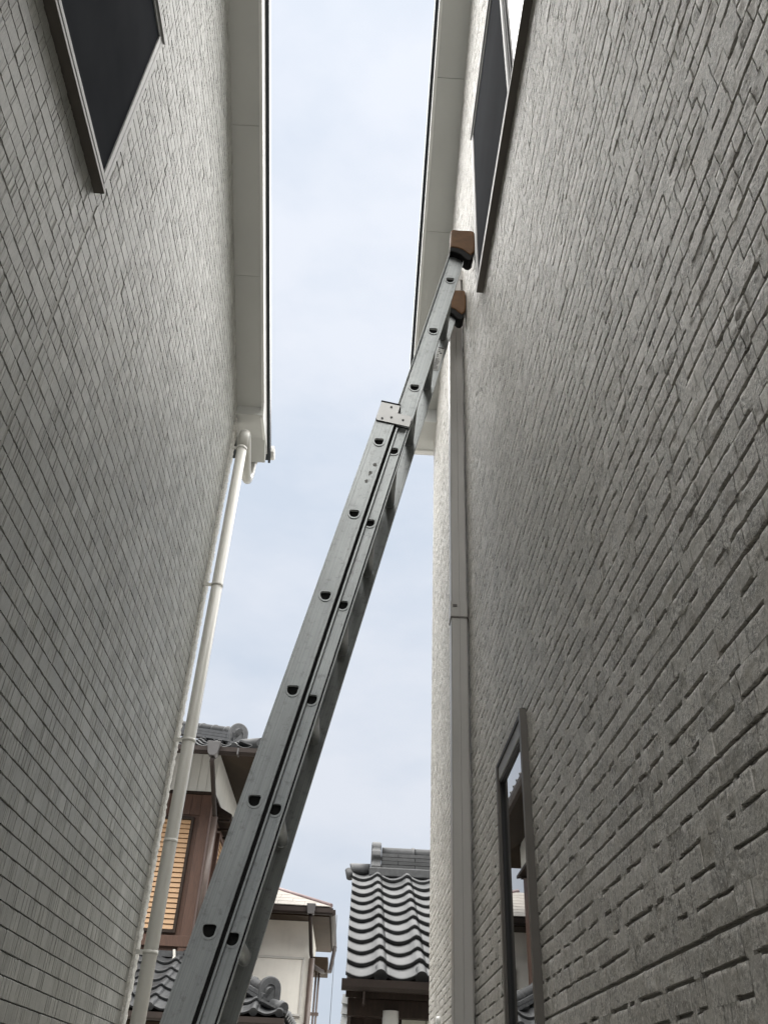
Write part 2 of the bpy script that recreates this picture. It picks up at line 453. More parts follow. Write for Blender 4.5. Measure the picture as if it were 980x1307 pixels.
# soffit boards, rake fascia, roof, eave box
def house_roof(root, sgn, X, xo, yfar, soff, pitch, ystep, zlev, joints, xin):
    """sgn=+1: the overhang points to +X"""
    cuts = [RIDGE] + [j for j in joints] + [ystep]
    for a, b_ in zip(cuts[:-1], cuts[1:]):
        a2, b2 = a + 0.0012, b_ - 0.0012
        xa, xb = (X - sgn*0.02), xo - sgn*0.006
        vs = []
        for dz in (0.0, 0.012):
            vs += [(xa, a2, soff(a2)+dz), (xb, a2, soff(a2)+dz), (xb, b2, soff(b2)+dz), (xa, b2, soff(b2)+dz)]
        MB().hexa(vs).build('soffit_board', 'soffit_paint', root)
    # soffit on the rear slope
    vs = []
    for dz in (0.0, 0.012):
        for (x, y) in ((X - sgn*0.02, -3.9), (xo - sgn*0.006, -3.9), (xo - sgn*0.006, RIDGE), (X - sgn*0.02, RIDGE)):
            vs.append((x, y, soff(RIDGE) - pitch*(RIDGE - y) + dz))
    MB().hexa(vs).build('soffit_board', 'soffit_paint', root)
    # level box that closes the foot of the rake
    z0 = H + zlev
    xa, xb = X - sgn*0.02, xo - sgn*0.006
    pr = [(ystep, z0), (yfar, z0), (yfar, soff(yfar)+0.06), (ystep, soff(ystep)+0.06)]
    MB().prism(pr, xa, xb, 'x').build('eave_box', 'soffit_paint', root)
    # fascia board following the rake, deeper at the foot
    fh = 0.145
    pr = [(RIDGE, soff(RIDGE) - 0.004), (ystep - 0.03, soff(ystep - 0.03) - 0.004), (ystep + 0.02, z0 - 0.006), (yfar + 0.004, z0 - 0.006), (yfar + 0.004, soff(yfar) + fh), (RIDGE, soff(RIDGE) + fh)]
    MB().prism(pr, xo - sgn*0.018, xo, 'x').build('fascia', 'fascia_paint', root, bevel=0.002)
    rz = lambda y: soff(RIDGE) - pitch*(RIDGE - y)
    pr = [(-3.9, rz(-3.9) - 0.004), (RIDGE, rz(RIDGE) - 0.004), (RIDGE, rz(RIDGE) + fh), (-3.9, rz(-3.9) + fh)]
    MB().prism(pr, xo - sgn*0.018, xo, 'x').build('fascia', 'fascia_paint', root)
    # roof deck and its dark edge trim
    t0, t1 = fh + 0.004, fh + 0.05
    pr = [(-3.95, rz(-3.95)+t0), (RIDGE, soff(RIDGE)+t0), (yfar+0.05, soff(yfar+0.05)+t0), (yfar+0.05, soff(yfar+0.05)+t1), (RIDGE, soff(RIDGE)+t1), (-3.95, rz(-3.95)+t1)]
    rf = MB().prism(pr, xin, xo + sgn*0.004, 'x').build('roof', 'roof_metal', root)
    d0 = fh - 0.012
    pr = [(RIDGE, soff(RIDGE)+d0), (yfar+0.055, soff(yfar+0.055)+d0), (yfar+0.055, soff(yfar+0.055)+t1+0.01), (RIDGE, soff(RIDGE)+t1+0.01)]
    MB().prism(pr, xo + sgn*0.005, xo + sgn*0.020, 'x').build('roof_edge', 'roof_metal', rf)
house_roof(LH, 1, XL, -0.738, 4.335, soffL, 0.55, 3.965, 3.545, [1.15, 1.855, 2.557, 3.261], -7.2)
# front gutter of the left house, seen end-on
def gutter_prof(y0, z0, w=0.085, h=0.07, t=0.004):
    out = [(y0, z0+h), (y0, z0+0.02), (y0+0.02, z0), (y0+w-0.02, z0), (y0+w, z0+0.02), (y0+w, z0+h)]
    inn = [(y0+w-t, z0+h), (y0+w-t, z0+0.02+t*.4), (y0+w-0.02-t*.4, z0+t), (y0+0.02+t*.4, z0+t), (y0+t, z0+0.02+t*.4), (y0+t, z0+h)]
    return out + inn
g = MB()
gz = H + 3.548
g.prism(gutter_prof(4.345, gz), -7.1, -0.700, 'x')
g.prism([(4.349, gz+0.066), (4.349, gz+0.02), (4.365, gz+0.004), (4.41, gz+0.004), (4.426, gz+0.02), (4.426, gz+0.066)], -0.704, -0.698, 'x')
g.build('gutter', 'fascia_paint', LH)
# round downpipe with gooseneck and brackets
px_, py_ = -0.838, 4.0
dpz = H + 3.395
pipe = MB().tube([(px_, py_, 0.15), (px_, py_, dpz)], 0.030, 24).build('downpipe', 'pvc_beige', LH)
el = MB()
el.tube([(px_, py_, dpz - 0.09), (px_, py_, dpz), (px_, py_ + 0.008, dpz + 0.022), (px_, py_ + 0.028, dpz + 0.040), (px_, py_ + 0.055, dpz + 0.045), (px_, py_ + 0.10, dpz + 0.02), (px_, py_+0.22, dpz - 0.07), (px_, py_+0.28, dpz - 0.10), (px_, py_+0.33, dpz-0.08), (px_, py_+0.38, dpz+0.0), (px_, py_+0.385, gz+0.01)], 0.0312, 24)
el.build('elbow', 'pvc_beige', pipe)
MB().tube([(px_, py_ + 0.385, gz + 0.01), (px_, py_+0.385, gz - 0.05)], [0.045, 0.036], 20).build('gutter_outlet', 'pvc_beige', LH)
for zb in (3.29, 2.327, 1.459, 0.542):
    bm_ = MB()
    bm_.tube([(px_, py_, H+zb-0.008), (px_, py_, H+zb+0.008)], 0.0322, 24)
    bm_.box(XL - 0.004, px_ - 0.02, py_ - 0.012, py_ - 0.006, H+zb-0.009, H+zb+0.009)
    bm_.box(XL - 0.006, XL + 0.003, py_ - 0.03, py_ + 0.02, H+zb-0.016, H+zb+0.016)
    bm_.build('bracket', 'pvc_beige', pipe)
MB().tube([(px_, py_, H+0.985), (px_, py_, H+1.0)], 0.0312, 24).build('pipe_joint', 'pvc_beige', pipe)

# ---- windows: sashes stand proud of the siding
def bar_frame(mb, X0, X1, y0, y1, z0, z1, w):
    mb.box(X0, X1, y0, y1, z0, z0+w); mb.box(X0, X1, y0, y1, z1-w, z1)
    mb.box(X0, X1, y0, y0+w, z0+w, z1-w); mb.box(X0, X1, y1-w, y1, z0+w, z1-w)
    return mb
def sliding_window(root, sgn, X, w, ysplit):
    """sgn=+1 faces +X. Outer frame, two sashes, one insect screen on the far half"""
    P = lambda d: X + sgn*d
    y0, y1, z0, z1 = w['y0'], w['y1'], w['z0'], w['z1']
    win = bar_frame(MB(), P(-0.006), P(0.012), y0, y1, z0, z1, 0.03).build('window', 'frame_bronze', root, bevel=0.0015)
    # deep sill track and head track
    MB().box(P(-0.004), P(0.0300), y0 - 0.004, y1 + 0.004, z0 - 0.014, z0 + 0.001).build('sill', 'frame_bronze', win, bevel=0.0015)
    MB().box(P(-0.004), P(0.036), y0 - 0.004, y1 + 0.004, z1 - 0.012, z1 + 0.008).build('head', 'frame_light', win, bevel=0.0015)
    MB().box(P(-0.004), P(0.030), y1 - 0.016, y1 + 0.001, z0+0.0015, z1 - 0.0125).build('jamb', 'frame_light', win, bevel=0.0015)
    MB().box(P(-0.004), P(0.030), y0 - 0.001, y0 + 0.016, z0+0.0125, z1 - 0.0125).build('jamb', 'frame_light', win, bevel=0.0015)
    # near sash
    s = bar_frame(MB(), P(0.0125), P(0.0185), y0+0.017, ysplit+0.02, z0+0.016, z1-0.014, 0.028)
    s.build('sash', 'frame_light', win, bevel=0.001)
    MB().box(P(0.0145), P(0.0160), y0+0.046, ysplit-0.009, z0+0.0445, z1-0.0425).build('pane', 'window_glass', win)
    # far sash, behind the screen
    MB().box(P(0.0065), P(0.0078), ysplit+0.02, y1-0.03, z0+0.0305, z1-0.0305).build('pane', 'window_glass', win)
    # insect screen
    s = bar_frame(MB(), P(0.0215), P(0.0290), ysplit-0.012, y1-0.0165, z0+0.010, z1-0.0125, 0.020)
    s.build('screen_frame', 'frame_light', win, bevel=0.001)
    MB().box(P(0.0235), P(0.0242), ysplit+0.008, y1-0.0366, z0+0.0301, z1-0.0326).build('insect_screen', 'insect_screen', win)
    MB().box(P(0.010), P(0.0275), y0 + 0.017, y1-0.0165, z0+0.0015, z0+0.0095).build('gasket', 'gasket', win)
    return win
sliding_window(LH, 1, XL, WL, 0.86)

# ---- right house
RH = empty('house', (3.4, 0, 0), 'taupe house clad in split ledge-stone siding, the wall the ladder leans on', 'house', 'new houses on either side of the alley')
gab = [(yb, 0.35), (YR - 0.004, 0.35), (YR - 0.004, soffR(YR)+0.05), (RIDGE, soffR(RIDGE)+0.05), (yb, soffR(YR)-0.25)]
wallR = MB().prism(gab, XR + 0.0026, 7.0, 'x').build('wall', 'groove', RH)
MB().box(XR - 0.002, 7.0, yb - 0.01, YR - 0.02, 0.0, 0.35).build('foundation', 'concrete', RH)
WR = dict(y0=0.30, y1=2.175, z0=H+2.664, z1=H+3.735)
WF = dict(y0=1.826, y1=2.215, z0=0.62, z1=H+0.783)

Y0, Y1, Z0, ZT = -0.35, YR, 0.35, soffR(-0.35)
RES = 0.003
shape = (int((Y1-Y0)/RES)+4, int((ZT-Z0)/RES)+4)
nA = vnoise(shape, 14); nB = vnoise(shape, 4); nC = vnoise(shape, 2.2); nD = vnoise(shape, 12)
mask = np.clip((nD - 0.42) * 5, 0, 1)
FIELD = 0.0010*(nA - 0.5) + (0.3 + 0.9*mask)*(0.0013*(nB - 0.5) + 0.0013*(nC - 0.5))
def field(y, z):
    return FIELD[np.clip(((y-Y0)/RES).astype(int), 0, shape[0]-1), np.clip(((z-Z0)/RES).astype(int), 0, shape[1]-1)]
ROW = 0.455/15
zr0 = H + 0.1692
k0 = int((Z0 - zr0)/ROW)
stones = []       # (ya, yb, za, zb, depth, tone)
def runs(r):
    """open stretches of the groove under a course"""
    out = []; y = Y0 - r.uniform(0, 0.2)
    while y < Y1:
        o = r.uniform(0.02, 0.06) if r.rand() < 0.55 else r.uniform(0.06, 0.15); out.append((y, y+o)); y += o + (r.uniform(0.008, 0.03) if r.rand() < 0.65 else r.uniform(0.03, 0.10))
    return out
rs = np.random.RandomState(5)
OPEN = {k: ([(Y0-1, Y1+1)] if k % 5 == 0 else runs(rs)) for k in range(k0, 240)}
for k in range(k0, 200):
    za = zr0 + k*ROW; zb = za + ROW
    if za > ZT: break
    full = (k % 5 == 0)
    op = OPEN[k]; above = OPEN[k+1]
    joints = [Y0]
    while joints[-1] < Y1:
        joints.append(min(Y1, joints[-1] + (rs.uniform(0.014, 0.035) if rs.rand() < 0.5 else rs.uniform(0.035, 0.085))))
    for a, b_ in zip(joints[:-1], joints[1:]):
        dep = rs.normal(0, 0.00035); tn = np.clip(rs.normal(0.5, 0.27), 0, 1)
        cuts = sorted([a, b_] + [e for g_ in op for e in g_ if a + 0.012 < e < b_ - 0.012] + [e for g_ in above for e in g_ if a + 0.012 < e < b_ - 0.012])
        for i, (c0, c1) in enumerate(zip(cuts[:-1], cuts[1:])):
            mid = 0.5*(c0+c1)
            is_open = any(g_[0] <= mid <= g_[1] for g_ in op)
            ya = c0 + (0.0010 if i == 0 else 0); yb2 = c1 - (0.0010 if i == len(cuts)-2 else 0)
            z_lo = za + ((0.0045 + rs.uniform(-.0005, .0005) if full else rs.uniform(0.0026, 0.0049)) if is_open else 0.00005)
            up_open = any(g_[0] <= mid <= g_[1] for g_ in above)
            stones.append((ya, yb2, z_lo, zb - (0.0003 + (rs.uniform(0, 0.0012) if (k+1) % 5 else 0) if up_open else 0.00005), dep, tn, up_open))
keep = []
for s in stones:
    ya, yb2, z_lo, z_hi, dep, tn, upo = s
    if z_hi > soffR(0.5*(ya+yb2)) + 0.035: continue
    drop = False
    for w in (WR, WF):
        if z_hi > w['z0'] and z_lo < w['z1'] - 0.008:
            if ya > w['y0'] and yb2 < w['y1']: drop = True
            elif ya < w['y1'] - 0.01 < yb2 and ya > w['y0'] - 0.1: ya = w['y1'] - 0.01
            elif ya < w['y0'] + 0.01 < yb2: yb2 = w['y0'] + 0.01
    if drop or yb2 - ya < 0.004: continue
    keep.append((ya, yb2, z_lo, z_hi, dep, tn, upo))
def stone_mesh(s, cell):
    ya, yb2, za, zb, dep, tn, upo = s
    ny = max(1, int(round((yb2-ya)/cell))); nz = max(1, int(round((zb-za)/cell)))
    ys = np.linspace(ya, yb2, ny+1); zs = np.r_[np.linspace(za, zb - 0.0016, nz+1), zb]; nz += 1
    yy, zz = np.meshgrid(ys, zs, indexing='ij')
    x = XR - 0.0034 - dep - field(yy, zz)
    x = np.minimum(x, XR + 0.001)
    if upo: x[:, -1] += 0.0020
    front = np.stack([x, yy, zz], -1)
    idx = np.arange((ny+1)*(nz+1)).reshape(ny+1, nz+1)
    Q = [np.stack([idx[:-1, :-1], idx[:-1, 1:], idx[1:, 1:], idx[1:, :-1]], -1).reshape(-1, 4)]
    V = [front.reshape(-1, 3)]
    rim = np.concatenate([idx[:, 0], idx[-1, 1:], idx[-2::-1, -1], idx[0, -2:0:-1]])
    rv = V[0][rim]; back = rv.copy(); back[:, 0] = XR + 0.0032
    b0 = (ny+1)*(nz+1); m_ = len(rim)
    V += [rv, back]
    i = np.arange(m_); j = (i+1) % m_
    Q.append(np.stack([b0+i, b0+j, b0+m_+j, b0+m_+i], -1))
    nf = len(Q[0])
    V = np.concatenate(V); Q = np.concatenate(Q)
    return V, Q, np.r_[np.ones(nf, bool), np.zeros(m_, bool)], np.full(len(Q), tn)
def on_screen(y, z):
    p = CAM.T @ np.array([XR, y, z - H])
    if p[2] > -0.05: return None
    sx = 490 + 1083.8*p[0]/-p[2]; sy = 653.5 - 1083.8*p[1]/-p[2]
    return sx, sy, -p[2]
score = []
for i, s in enumerate(keep):
    q = on_screen(0.5*(s[0]+s[1]), 0.5*(s[2]+s[3]))
    v_ = 0.0
    if q and -5 < q[0] < 985 and -5 < q[1] < 1312:
        a_ = on_screen(s[0], s[2]); c_ = on_screen(s[1], s[3]); d_ = on_screen(s[0], s[3])
        if a_ and c_ and d_:
            v_ = abs((c_[0]-a_[0])*(d_[1]-a_[1]) - (c_[1]-a_[1])*(d_[0]-a_[0]))
    score.append(v_)
top = set(np.argsort(score)[::-1][:300].tolist())
VV = []; QQ = []; SS = []; TT = []; bse = 0
orgR = np.array(ORIG[RH.name])
for i, s in enumerate(keep):
    ym = 0.5*(s[0]+s[1]); d = math.hypot(max(ym, 0.3), s[2]-H)
    if i in top:
        V, Q, S, T = stone_mesh(s, 0.0045)
        link('ledge_stone', np_mesh('ledge_stone', V - orgR, Q, 'stone_siding', S, T), wallR)
        continue
    V, Q, S, T = stone_mesh(s, 0.0055 if d < 1.7 else (0.009 if d < 2.7 else (0.016 if d < 4.2 else 0.03)))
    VV.append(V); QQ.append(Q + bse); SS.append(S); TT.append(T); bse += len(V)
o = link('ledge_stone_field', np_mesh('ledge_stone_field', np.concatenate(VV) - orgR, np.concatenate(QQ), 'stone_siding', np.concatenate(SS), np.concatenate(TT)), wallR)
o['kind'] = 'stuff'
house_roof(RH, -1, XR, 0.190, 4.53, soffR, 0.584, 4.25, 3.825, [1.05, 1.785, 2.522, 3.260], 7.2)
g = MB()
g.prism(gutter_prof(4.54, H + 3.83), 0.16, 7.1, 'x')
g.build('gutter', 'fascia_paint', RH)
sliding_window(RH, -1, XR, WR, 1.40)
# slim fixed window low on the wall
P = lambda d: XR - d
y0, y1, z0, z1 = WF['y0'], WF['y1'], WF['z0'], WF['z1']
fw = MB()
fw.box(P(-0.006), P(0.018), y0, y0+0.022, z0, z1); fw.box(P(-0.006), P(0.016), y1-0.020, y1, z0, z1); fw.box(P(-0.006), P(0.016), y0+0.0225, y1-0.0205, z0, z0+0.03)
win = fw.build('window', 'frame_bronze', RH, bevel=0.0012)
MB().box(P(-0.004), P(0.0155), y0+0.0225, y1-0.0205, z1-0.010, z1-0.001).build('head', 'gasket', win)
MB().box(P(-0.004), P(0.012), y0+0.0225, y1-0.0205, z1-0.044, z1-0.0105).build('top_rail', 'frame_light', win, bevel=0.001)
MB().box(P(-0.004), P(0.009), y0+0.0225, y1-0.0205, z1-0.053, z1-0.0445).box(P(-0.004), P(0.009), y1-0.028, y1-0.0205, z0+0.031, z1-0.0535).build('gasket', 'gasket', win)
ga, gb = y0+0.0225, y1-0.0285
MB().hexa([(P(0.004), ga, z0+0.031), (P(-0.002), ga, z0+0.031), (P(-0.0036), gb, z0+0.031), (P(0.0024), gb, z0+0.031), (P(0.004), ga, z1-0.0535), (P(-0.002), ga, z1-0.0535), (P(-0.0036), gb, z1-0.0535), (P(0.0024), gb, z1-0.0535)]).build('pane', 'window_glass', win)
MB().box(P(-0.003), P(0.0195), y0-0.0042, y0-0.0005, z0, z1).build('trim_bead', 'frame_bronze', win)
MB().box(P(0.004), P(0.013), y0+0.006, y0+0.016, z1+0.0005, z1+0.006).build('screw_cap', 'gasket', win)
# square downpipe
rp_ = MB()
zt = H + 3.50
prof = [(0.3005, 2.792), (0.3045, 2.788), (0.3295, 2.788), (0.3300, 2.7905), (0.3315, 2.7905), (0.3320, 2.788), (0.3565, 2.788), (0.3605, 2.792), (0.3605, 2.846), (0.3565, 2.850), (0.3045, 2.850), (0.3005, 2.846)]
rp_.prism(prof, 0.2, zt, 'z')
dp = rp_.build('downpipe', 'pvc_grey', RH)
def grow(pr, d):
    cx = 0.3305; cy = 2.819
    return [(cx + (x-cx)*(1+d/0.03), cy + (y-cy)*(1+d/0.031)) for x, y in pr]
MB().prism([(0.2995, zt-0.02), (0.2995, zt+0.02), (0.318, zt+0.055), (XR+0.004, zt+0.055), (XR+0.004, zt-0.02)], 2.786, 2.852, 'y').build('elbow', 'pvc_grey', dp, bevel=0.003)
MB().prism(grow(prof, 0.0022), H+1.548, H+1.612, 'z').build('pipe_joint', 'pvc_grey', dp)
MB().box(0.306, 0.322, 2.7825, 2.786, H+1.588, H+1.597).build('clip', 'frame_bronze', dp)
for zb in (1.548,):
    MB().prism(grow(prof, 0.0030), H+zb-0.006, H+zb, 'z').box(0.355, XR+0.004, 2.80, 2.83, H+zb-0.006, H+zb).build('bracket', 'frame_bronze', dp)
# small white cap on the wall by the far corner
MB().tube([(XR+0.002, 3.90, H+0.340), (XR-0.02, 3.90, H+0.340)], [0.02, 0.016], 16).build('wall_cap', 'white_pipe', RH)

# ------------------------------------------------------------------ extension ladder
TH = math.atan(0.2155)
uo = 3.579
foot = Vector((-0.0015, 0, H + 1.9987)) - uo * Vector((math.sin(TH), 0, math.cos(TH)))
LD = empty('extension_ladder', (foot.x, 2.34, foot.z), 'two-section aluminium extension ladder with brown rubber end caps leaning on the taupe wall', 'ladder')
LD.rotation_euler = (0, TH, 0)
ORIG[LD.name] = Vector((0, 0, -uo))       # local frame: x across the rail, y depth, z along the ladder (u + uo)
dup = Vector((-math.sin(TH), math.cos(TH)))           # world up, in (x, z) of the ladder
dri = Vector((math.cos(TH), math.sin(TH)))            # world right
def dshape(cx, cz, w, h, n=28):
    """rung section: level tread on top, round below"""
    pts = []
    for i in range(n):
        a = 2*math.pi*i/n
        x = math.cos(a); z = math.sin(a)
        if z > 0:
            k = 5.0
            rr = (abs(x)**k + abs(z/0.55)**k) ** (-1/k)
        else:
            k = 2.1
            rr = (abs(x)**k + abs(z/1.0)**k) ** (-1/k)
        X_, Z_ = x*rr*w, z*rr*h
        p = dri*X_ + dup*Z_
        pts.append((cx + p.x, cz + p.y))
    return pts
def holed_plate(mb, x0, x1, z0, z1, holes, y0, y1, n=28, mod=0.05):
    """flat bar pierced by rung-shaped holes"""
    prev = z0
    for (cx, cz, w, h) in sorted(holes, key=lambda q: q[1]):
        a, b_ = cz - mod, cz + mod
        if a > prev: mb.box(x0, x1, y0, y1, prev, a)
        D = dshape(cx, cz, w, h, n)
        O = []
        for (px, pz) in D:
            dx, dz = px - cx, pz - cz
            tx = ((x1 - cx)/dx if dx > 0 else (x0 - cx)/dx) if abs(dx) > 1e-9 else 1e9
            tz = ((b_ - cz)/dz if dz > 0 else (a - cz)/dz) if abs(dz) > 1e-9 else 1e9
            tt = min(tx, tz); O.append((cx + dx*tt, cz + dz*tt))
        # snap the nearest ray to each rectangle corner
        for (qx, qz) in ((x0, a), (x1, a), (x1, b_), (x0, b_)):
            kk = min(range(n), key=lambda i: (O[i][0]-qx)**2 + (O[i][1]-qz)**2); O[kk] = (qx, qz)
        vs = [(p[0], y0, p[1]) for p in D] + [(p[0], y0, p[1]) for p in O] + [(p[0], y1, p[1]) for p in D] + [(p[0], y1, p[1]) for p in O]
        fs = []
        for i in range(n):
            j = (i+1) % n
            fs += [(i, n+i, n+j, j), (2*n+i, 2*n+j, 3*n+j, 3*n+i), (i, j, 2*n+j, 2*n+i), (n+i, 3*n+i, 3*n+j, n+j)]
        mb.add(vs, fs)
        prev = b_
    if z1 > prev: mb.box(x0, x1, y0, y1, prev, z1)
def rung_mesh(name, cx, y0, y1):
    n = 28
    A = dshape(cx, 0, 0.0190, 0.0220, n); B = dshape(cx, 0, 0.0167, 0.0195, n)
    vs = [(p[0], y, p[1]) for y in (y0, y1) for p in A] + [(p[0], y, p[1]) for y in (y0, y1) for p in B]
    fs = []; 
    for i in range(n):
        j = (i+1) % n
        fs += [(i, j, n+j, n+i), (2*n+j, 2*n+i, 3*n+i, 3*n+j), (i, 2*n+i, 2*n+j, j), (n+i, n+j, 3*n+j, 3*n+i)]
    mb = MB().add(vs, fs, True)
    return mb
def rim_mesh(cx, y0, y1):
    n = 28
    mb = MB()
    A = dshape(cx, 0, 0.0217, 0.0247, n); B = dshape(cx, 0, 0.0168, 0.0196, n)
    vs = [(p[0], y, p[1]) for y in (y0, y1) for p in A] + [(p[0], y, p[1]) for y in (y0, y1) for p in B]
    fs = []
    for i in range(n):
        j = (i+1) % n
        fs += [(i, j, n+j, n+i), (2*n+j, 2*n+i, 3*n+i, 3*n+j), (i, 2*n+i, 2*n+j, j), (n+i, n+j, 3*n+j, 3*n+i)]
    return mb.add(vs, fs)
NB = [-0.332*i for i in range(0, 11)]                  # base rungs (u)
NF = [0.975 - 0.3295*i for i in range(0, 10)]          # fly rungs
ub0, ub1 = -3.535, 0.150
uf0, uf1 = -2.16, 1.13
def base_rail(ya, yb_, yi0, yi1, name):
    """ya..yb_: outer web; yi0..yi1: folded box behind it"""
    mb = MB()
    holes = [(-0.004, u, 0.0195, 0.0225) for u in NB]
    holed_plate(mb, -0.043, 0.029, ub0, ub1, holes, min(ya, yb_), max(ya, yb_))
    mb.box(-0.043, -0.0405, yi0, yi1, ub0, ub1); mb.box(0.0105, 0.013, yi0, yi1, ub0, ub1)
    return mb
def near_far(near):
    return 0.0 if near else 1.0
railbn = base_rail(0.0, 0.0025, 0.0025, 0.025, 'rail')
sgn_o = -1
for (xa, xb) in ((-0.0425, -0.0395), (-0.030, -0.0285), (0.0165, 0.018), (0.0255, 0.0285)):
    railbn.box(xa, xb, -0.0012, -0.0001, ub0, ub1)      # drawn beads along the web
railbn.build('base_rail', 'aluminium', LD)
railbf = base_rail(0.3625, 0.365, 0.340, 0.3625, 'rail')
railbf.build('base_rail', 'aluminium', LD)
def fly_rail(web0, web1, fl0, fl1):
    mb = MB()
    holes = [(0.054, u, 0.0195, 0.0225) for u in NF]
    holed_plate(mb, 0.0185, 0.0855, uf0, uf1, holes, web0, web1)
    mb.box(0.0160, 0.0185, fl0, fl1, uf0, uf1); mb.box(0.0855, 0.0880, fl0, fl1, uf0, uf1)
    return mb
fr = fly_rail(0.0175, 0.020, 0.0045, 0.022)
for (xa, xb) in ((0.030, 0.0315), (0.0745, 0.076)):
    fr.box(xa, xb, 0.0162, 0.0174, uf0, uf1)
fr.build('fly_rail', 'aluminium', LD)
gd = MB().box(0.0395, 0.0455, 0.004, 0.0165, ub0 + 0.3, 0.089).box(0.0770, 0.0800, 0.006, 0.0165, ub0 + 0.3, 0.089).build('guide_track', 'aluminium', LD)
MB().box(0.0292, 0.0392, 0.006, 0.0160, ub0 + 0.3, 0.089).box(0.0803, 0.0850, 0.011, 0.0160, ub0 + 0.3, 0.089).build('rail_shade_strip', 'rubber_shade_black', gd)  # black strips added; their colour stands in for shade in the rail gaps
fr = fly_rail(0.340, 0.3425, 0.338, 0.3555)
fr.build('fly_rail', 'aluminium', LD)
def rungs(name, us, cx, y0, y1, ry0, ry1):
    me = rung_mesh(name, cx, y0, y1).mesh(name, 'aluminium')
    rm = rim_mesh(cx, ry0, ry1).mesh('rung_rim', 'aluminium')
    pgm = MB().prism(dshape(cx, 0, 0.0166, 0.0194, 28), y0 + 0.007, y0 + 0.012, 'y')  # black insert added inside each rung, painting the shade of the hollow
    pg = pgm.mesh('rung_hole_shade', 'rubber_shade_black')
    for u in us:
        o = link(name, me, LD); o.location = (0, 0, u + uo)
        r2 = link('rung_rim', rm, o)
        link('rung_hole_shade', pg, o)
rungs('base_rung', NB, -0.004, 0.0003, 0.3645, -0.0030, 0.0002)
rungs('fly_rung', NF, 0.054, 0.0178, 0.3552, 0.0148, 0.0174)
# guide bracket at the head of the base section
br = MB().prism([(-0.043, 0.184), (0.0300, 0.184), (0.0300, 0.145), (0.078, 0.145), (0.086, 0.138), (0.086, 0.092), (-0.036, 0.092), (-0.043, 0.098)], -0.0062, -0.0032, 'y')
br.box(0.083, 0.086, -0.0030, 0.026, 0.092, 0.138)
bk = br.build('guide_bracket', 'steel_plate', LD, bevel=0.0008)
for (bx_, bz) in ((-0.001, 0.167), (-0.020, 0.104), (0.012, 0.118), (0.056, 0.117)):
    MB().tube([(bx_, -0.0064, bz), (bx_, -0.0080, bz)], 0.0045, 14).build('bolt', 'bolt_dark', bk)
MB().box(-0.0445, 0.0305, -0.0072, 0.026, 0.1845, 0.1905).build('rail_end_cap', 'rubber_shade_black', LD)
MB().box(0.0310, 0.084, 0.0025, 0.0042, 0.088, 0.0915).build('guide_bracket', 'rubber_shade_black', LD)
br = MB().prism([(-0.043, 0.184), (0.0300, 0.184), (0.0300, 0.145), (0.086, 0.145), (0.086, 0.092), (-0.043, 0.092)], 0.3662, 0.3692, 'y')
br.build('guide_bracket', 'steel_plate', LD)
# rubber end caps that bear on the wall (outline given upright, turned into the ladder frame)
def to_local(x, z):
    dx = x - (-0.0015); dz = z - 1.9987
    return (dx*math.cos(TH) - dz*math.sin(TH), dx*math.sin(TH) + dz*math.cos(TH))
cap_o = [(0.2585, 3.238), (0.266, 3.248), (0.300, 3.244), (0.335, 3.246), (0.354, 3.247), (0.3625, 3.238), (0.3645, 3.20), (0.3645, 3.135), (0.3600, 3.10), (0.345, 3.072), (0.330, 3.088), (0.312, 3.108), (0.288, 3.120), (0.256, 3.122)]
lin_o = [(0.2545, 3.128), (0.288, 3.126), (0.312, 3.114), (0.330, 3.094), (0.344, 3.080), (0.358, 3.094), (0.354, 3.058), (0.342, 3.040), (0.326, 3.042), (0.314, 3.058), (0.30, 3.078), (0.275, 3.092), (0.2545, 3.094)]
for (ya, yb_) in ((-0.016, 0.046), (0.318, 0.380)):
    cp = MB().prism([to_local(*p) for p in cap_o], ya, yb_, 'y', True).build('end_cap', 'rubber_brown', LD, bevel=0.007, seg=3)
    MB().prism([to_local(*p) for p in lin_o], ya + 0.003, yb_ - 0.003, 'y', True).build('cap_lining', 'rubber_shade_black', cp, bevel=0.004)
# rubber feet
for (ya, yb_) in ((-0.006, 0.032), (0.333, 0.371)):
    MB().box(-0.052, 0.038, ya, yb_, ub0 - 0.05, ub0 + 0.05).build('foot', 'rubber_shade_black', LD, bevel=0.006)
# instruction sticker on the far fly rail, inner face
st_ = MB().box(0.050, 0.080, 0.3384, 0.3389, 0.752, 0.902).build('sticker', 'paper', LD)
ik = MB()
yk0, yk1 = 0.3380, 0.3383
ik.box(0.052, 0.078, yk0, yk1, 0.893, 0.900)
rr = random.Random(4)
for i in range(5):
    x = 0.0535 + rr.uniform(0, 0.012); z = 0.838 + i*0.0105
    ik.box(x, x + rr.uniform(0.005, 0.011), yk0, yk1, z, z + rr.uniform(0.004, 0.008))
for i in range(12):
    z = 0.757 + i*0.006
    ik.box(0.053, 0.053 + rr.uniform(0.012, 0.024), yk0, yk1, z, z + 0.0026)
ik.build('sticker_print', 'ink', st_)
# torn remains of a label on the near base rail
for (x0_, x1_, z0_, z1_) in ((0.002, 0.020, -0.120, -0.100), (-0.004, 0.010, -0.165, -0.138), (-0.006, 0.006, -0.20, -0.178)):
    pts = []
    for i in range(11):
        a = 2*math.pi*i/11; r_ = rr.uniform(0.6, 1.0)
        pts.append(((x0_+x1_)/2 + math.cos(a)*(x1_-x0_)/2*r_, (z0_+z1_)/2 + math.sin(a)*(z1_-z0_)/2*r_))
    MB().prism(pts, -0.0006, -0.0001, 'y').build('sticker_residue', 'grime', LD)

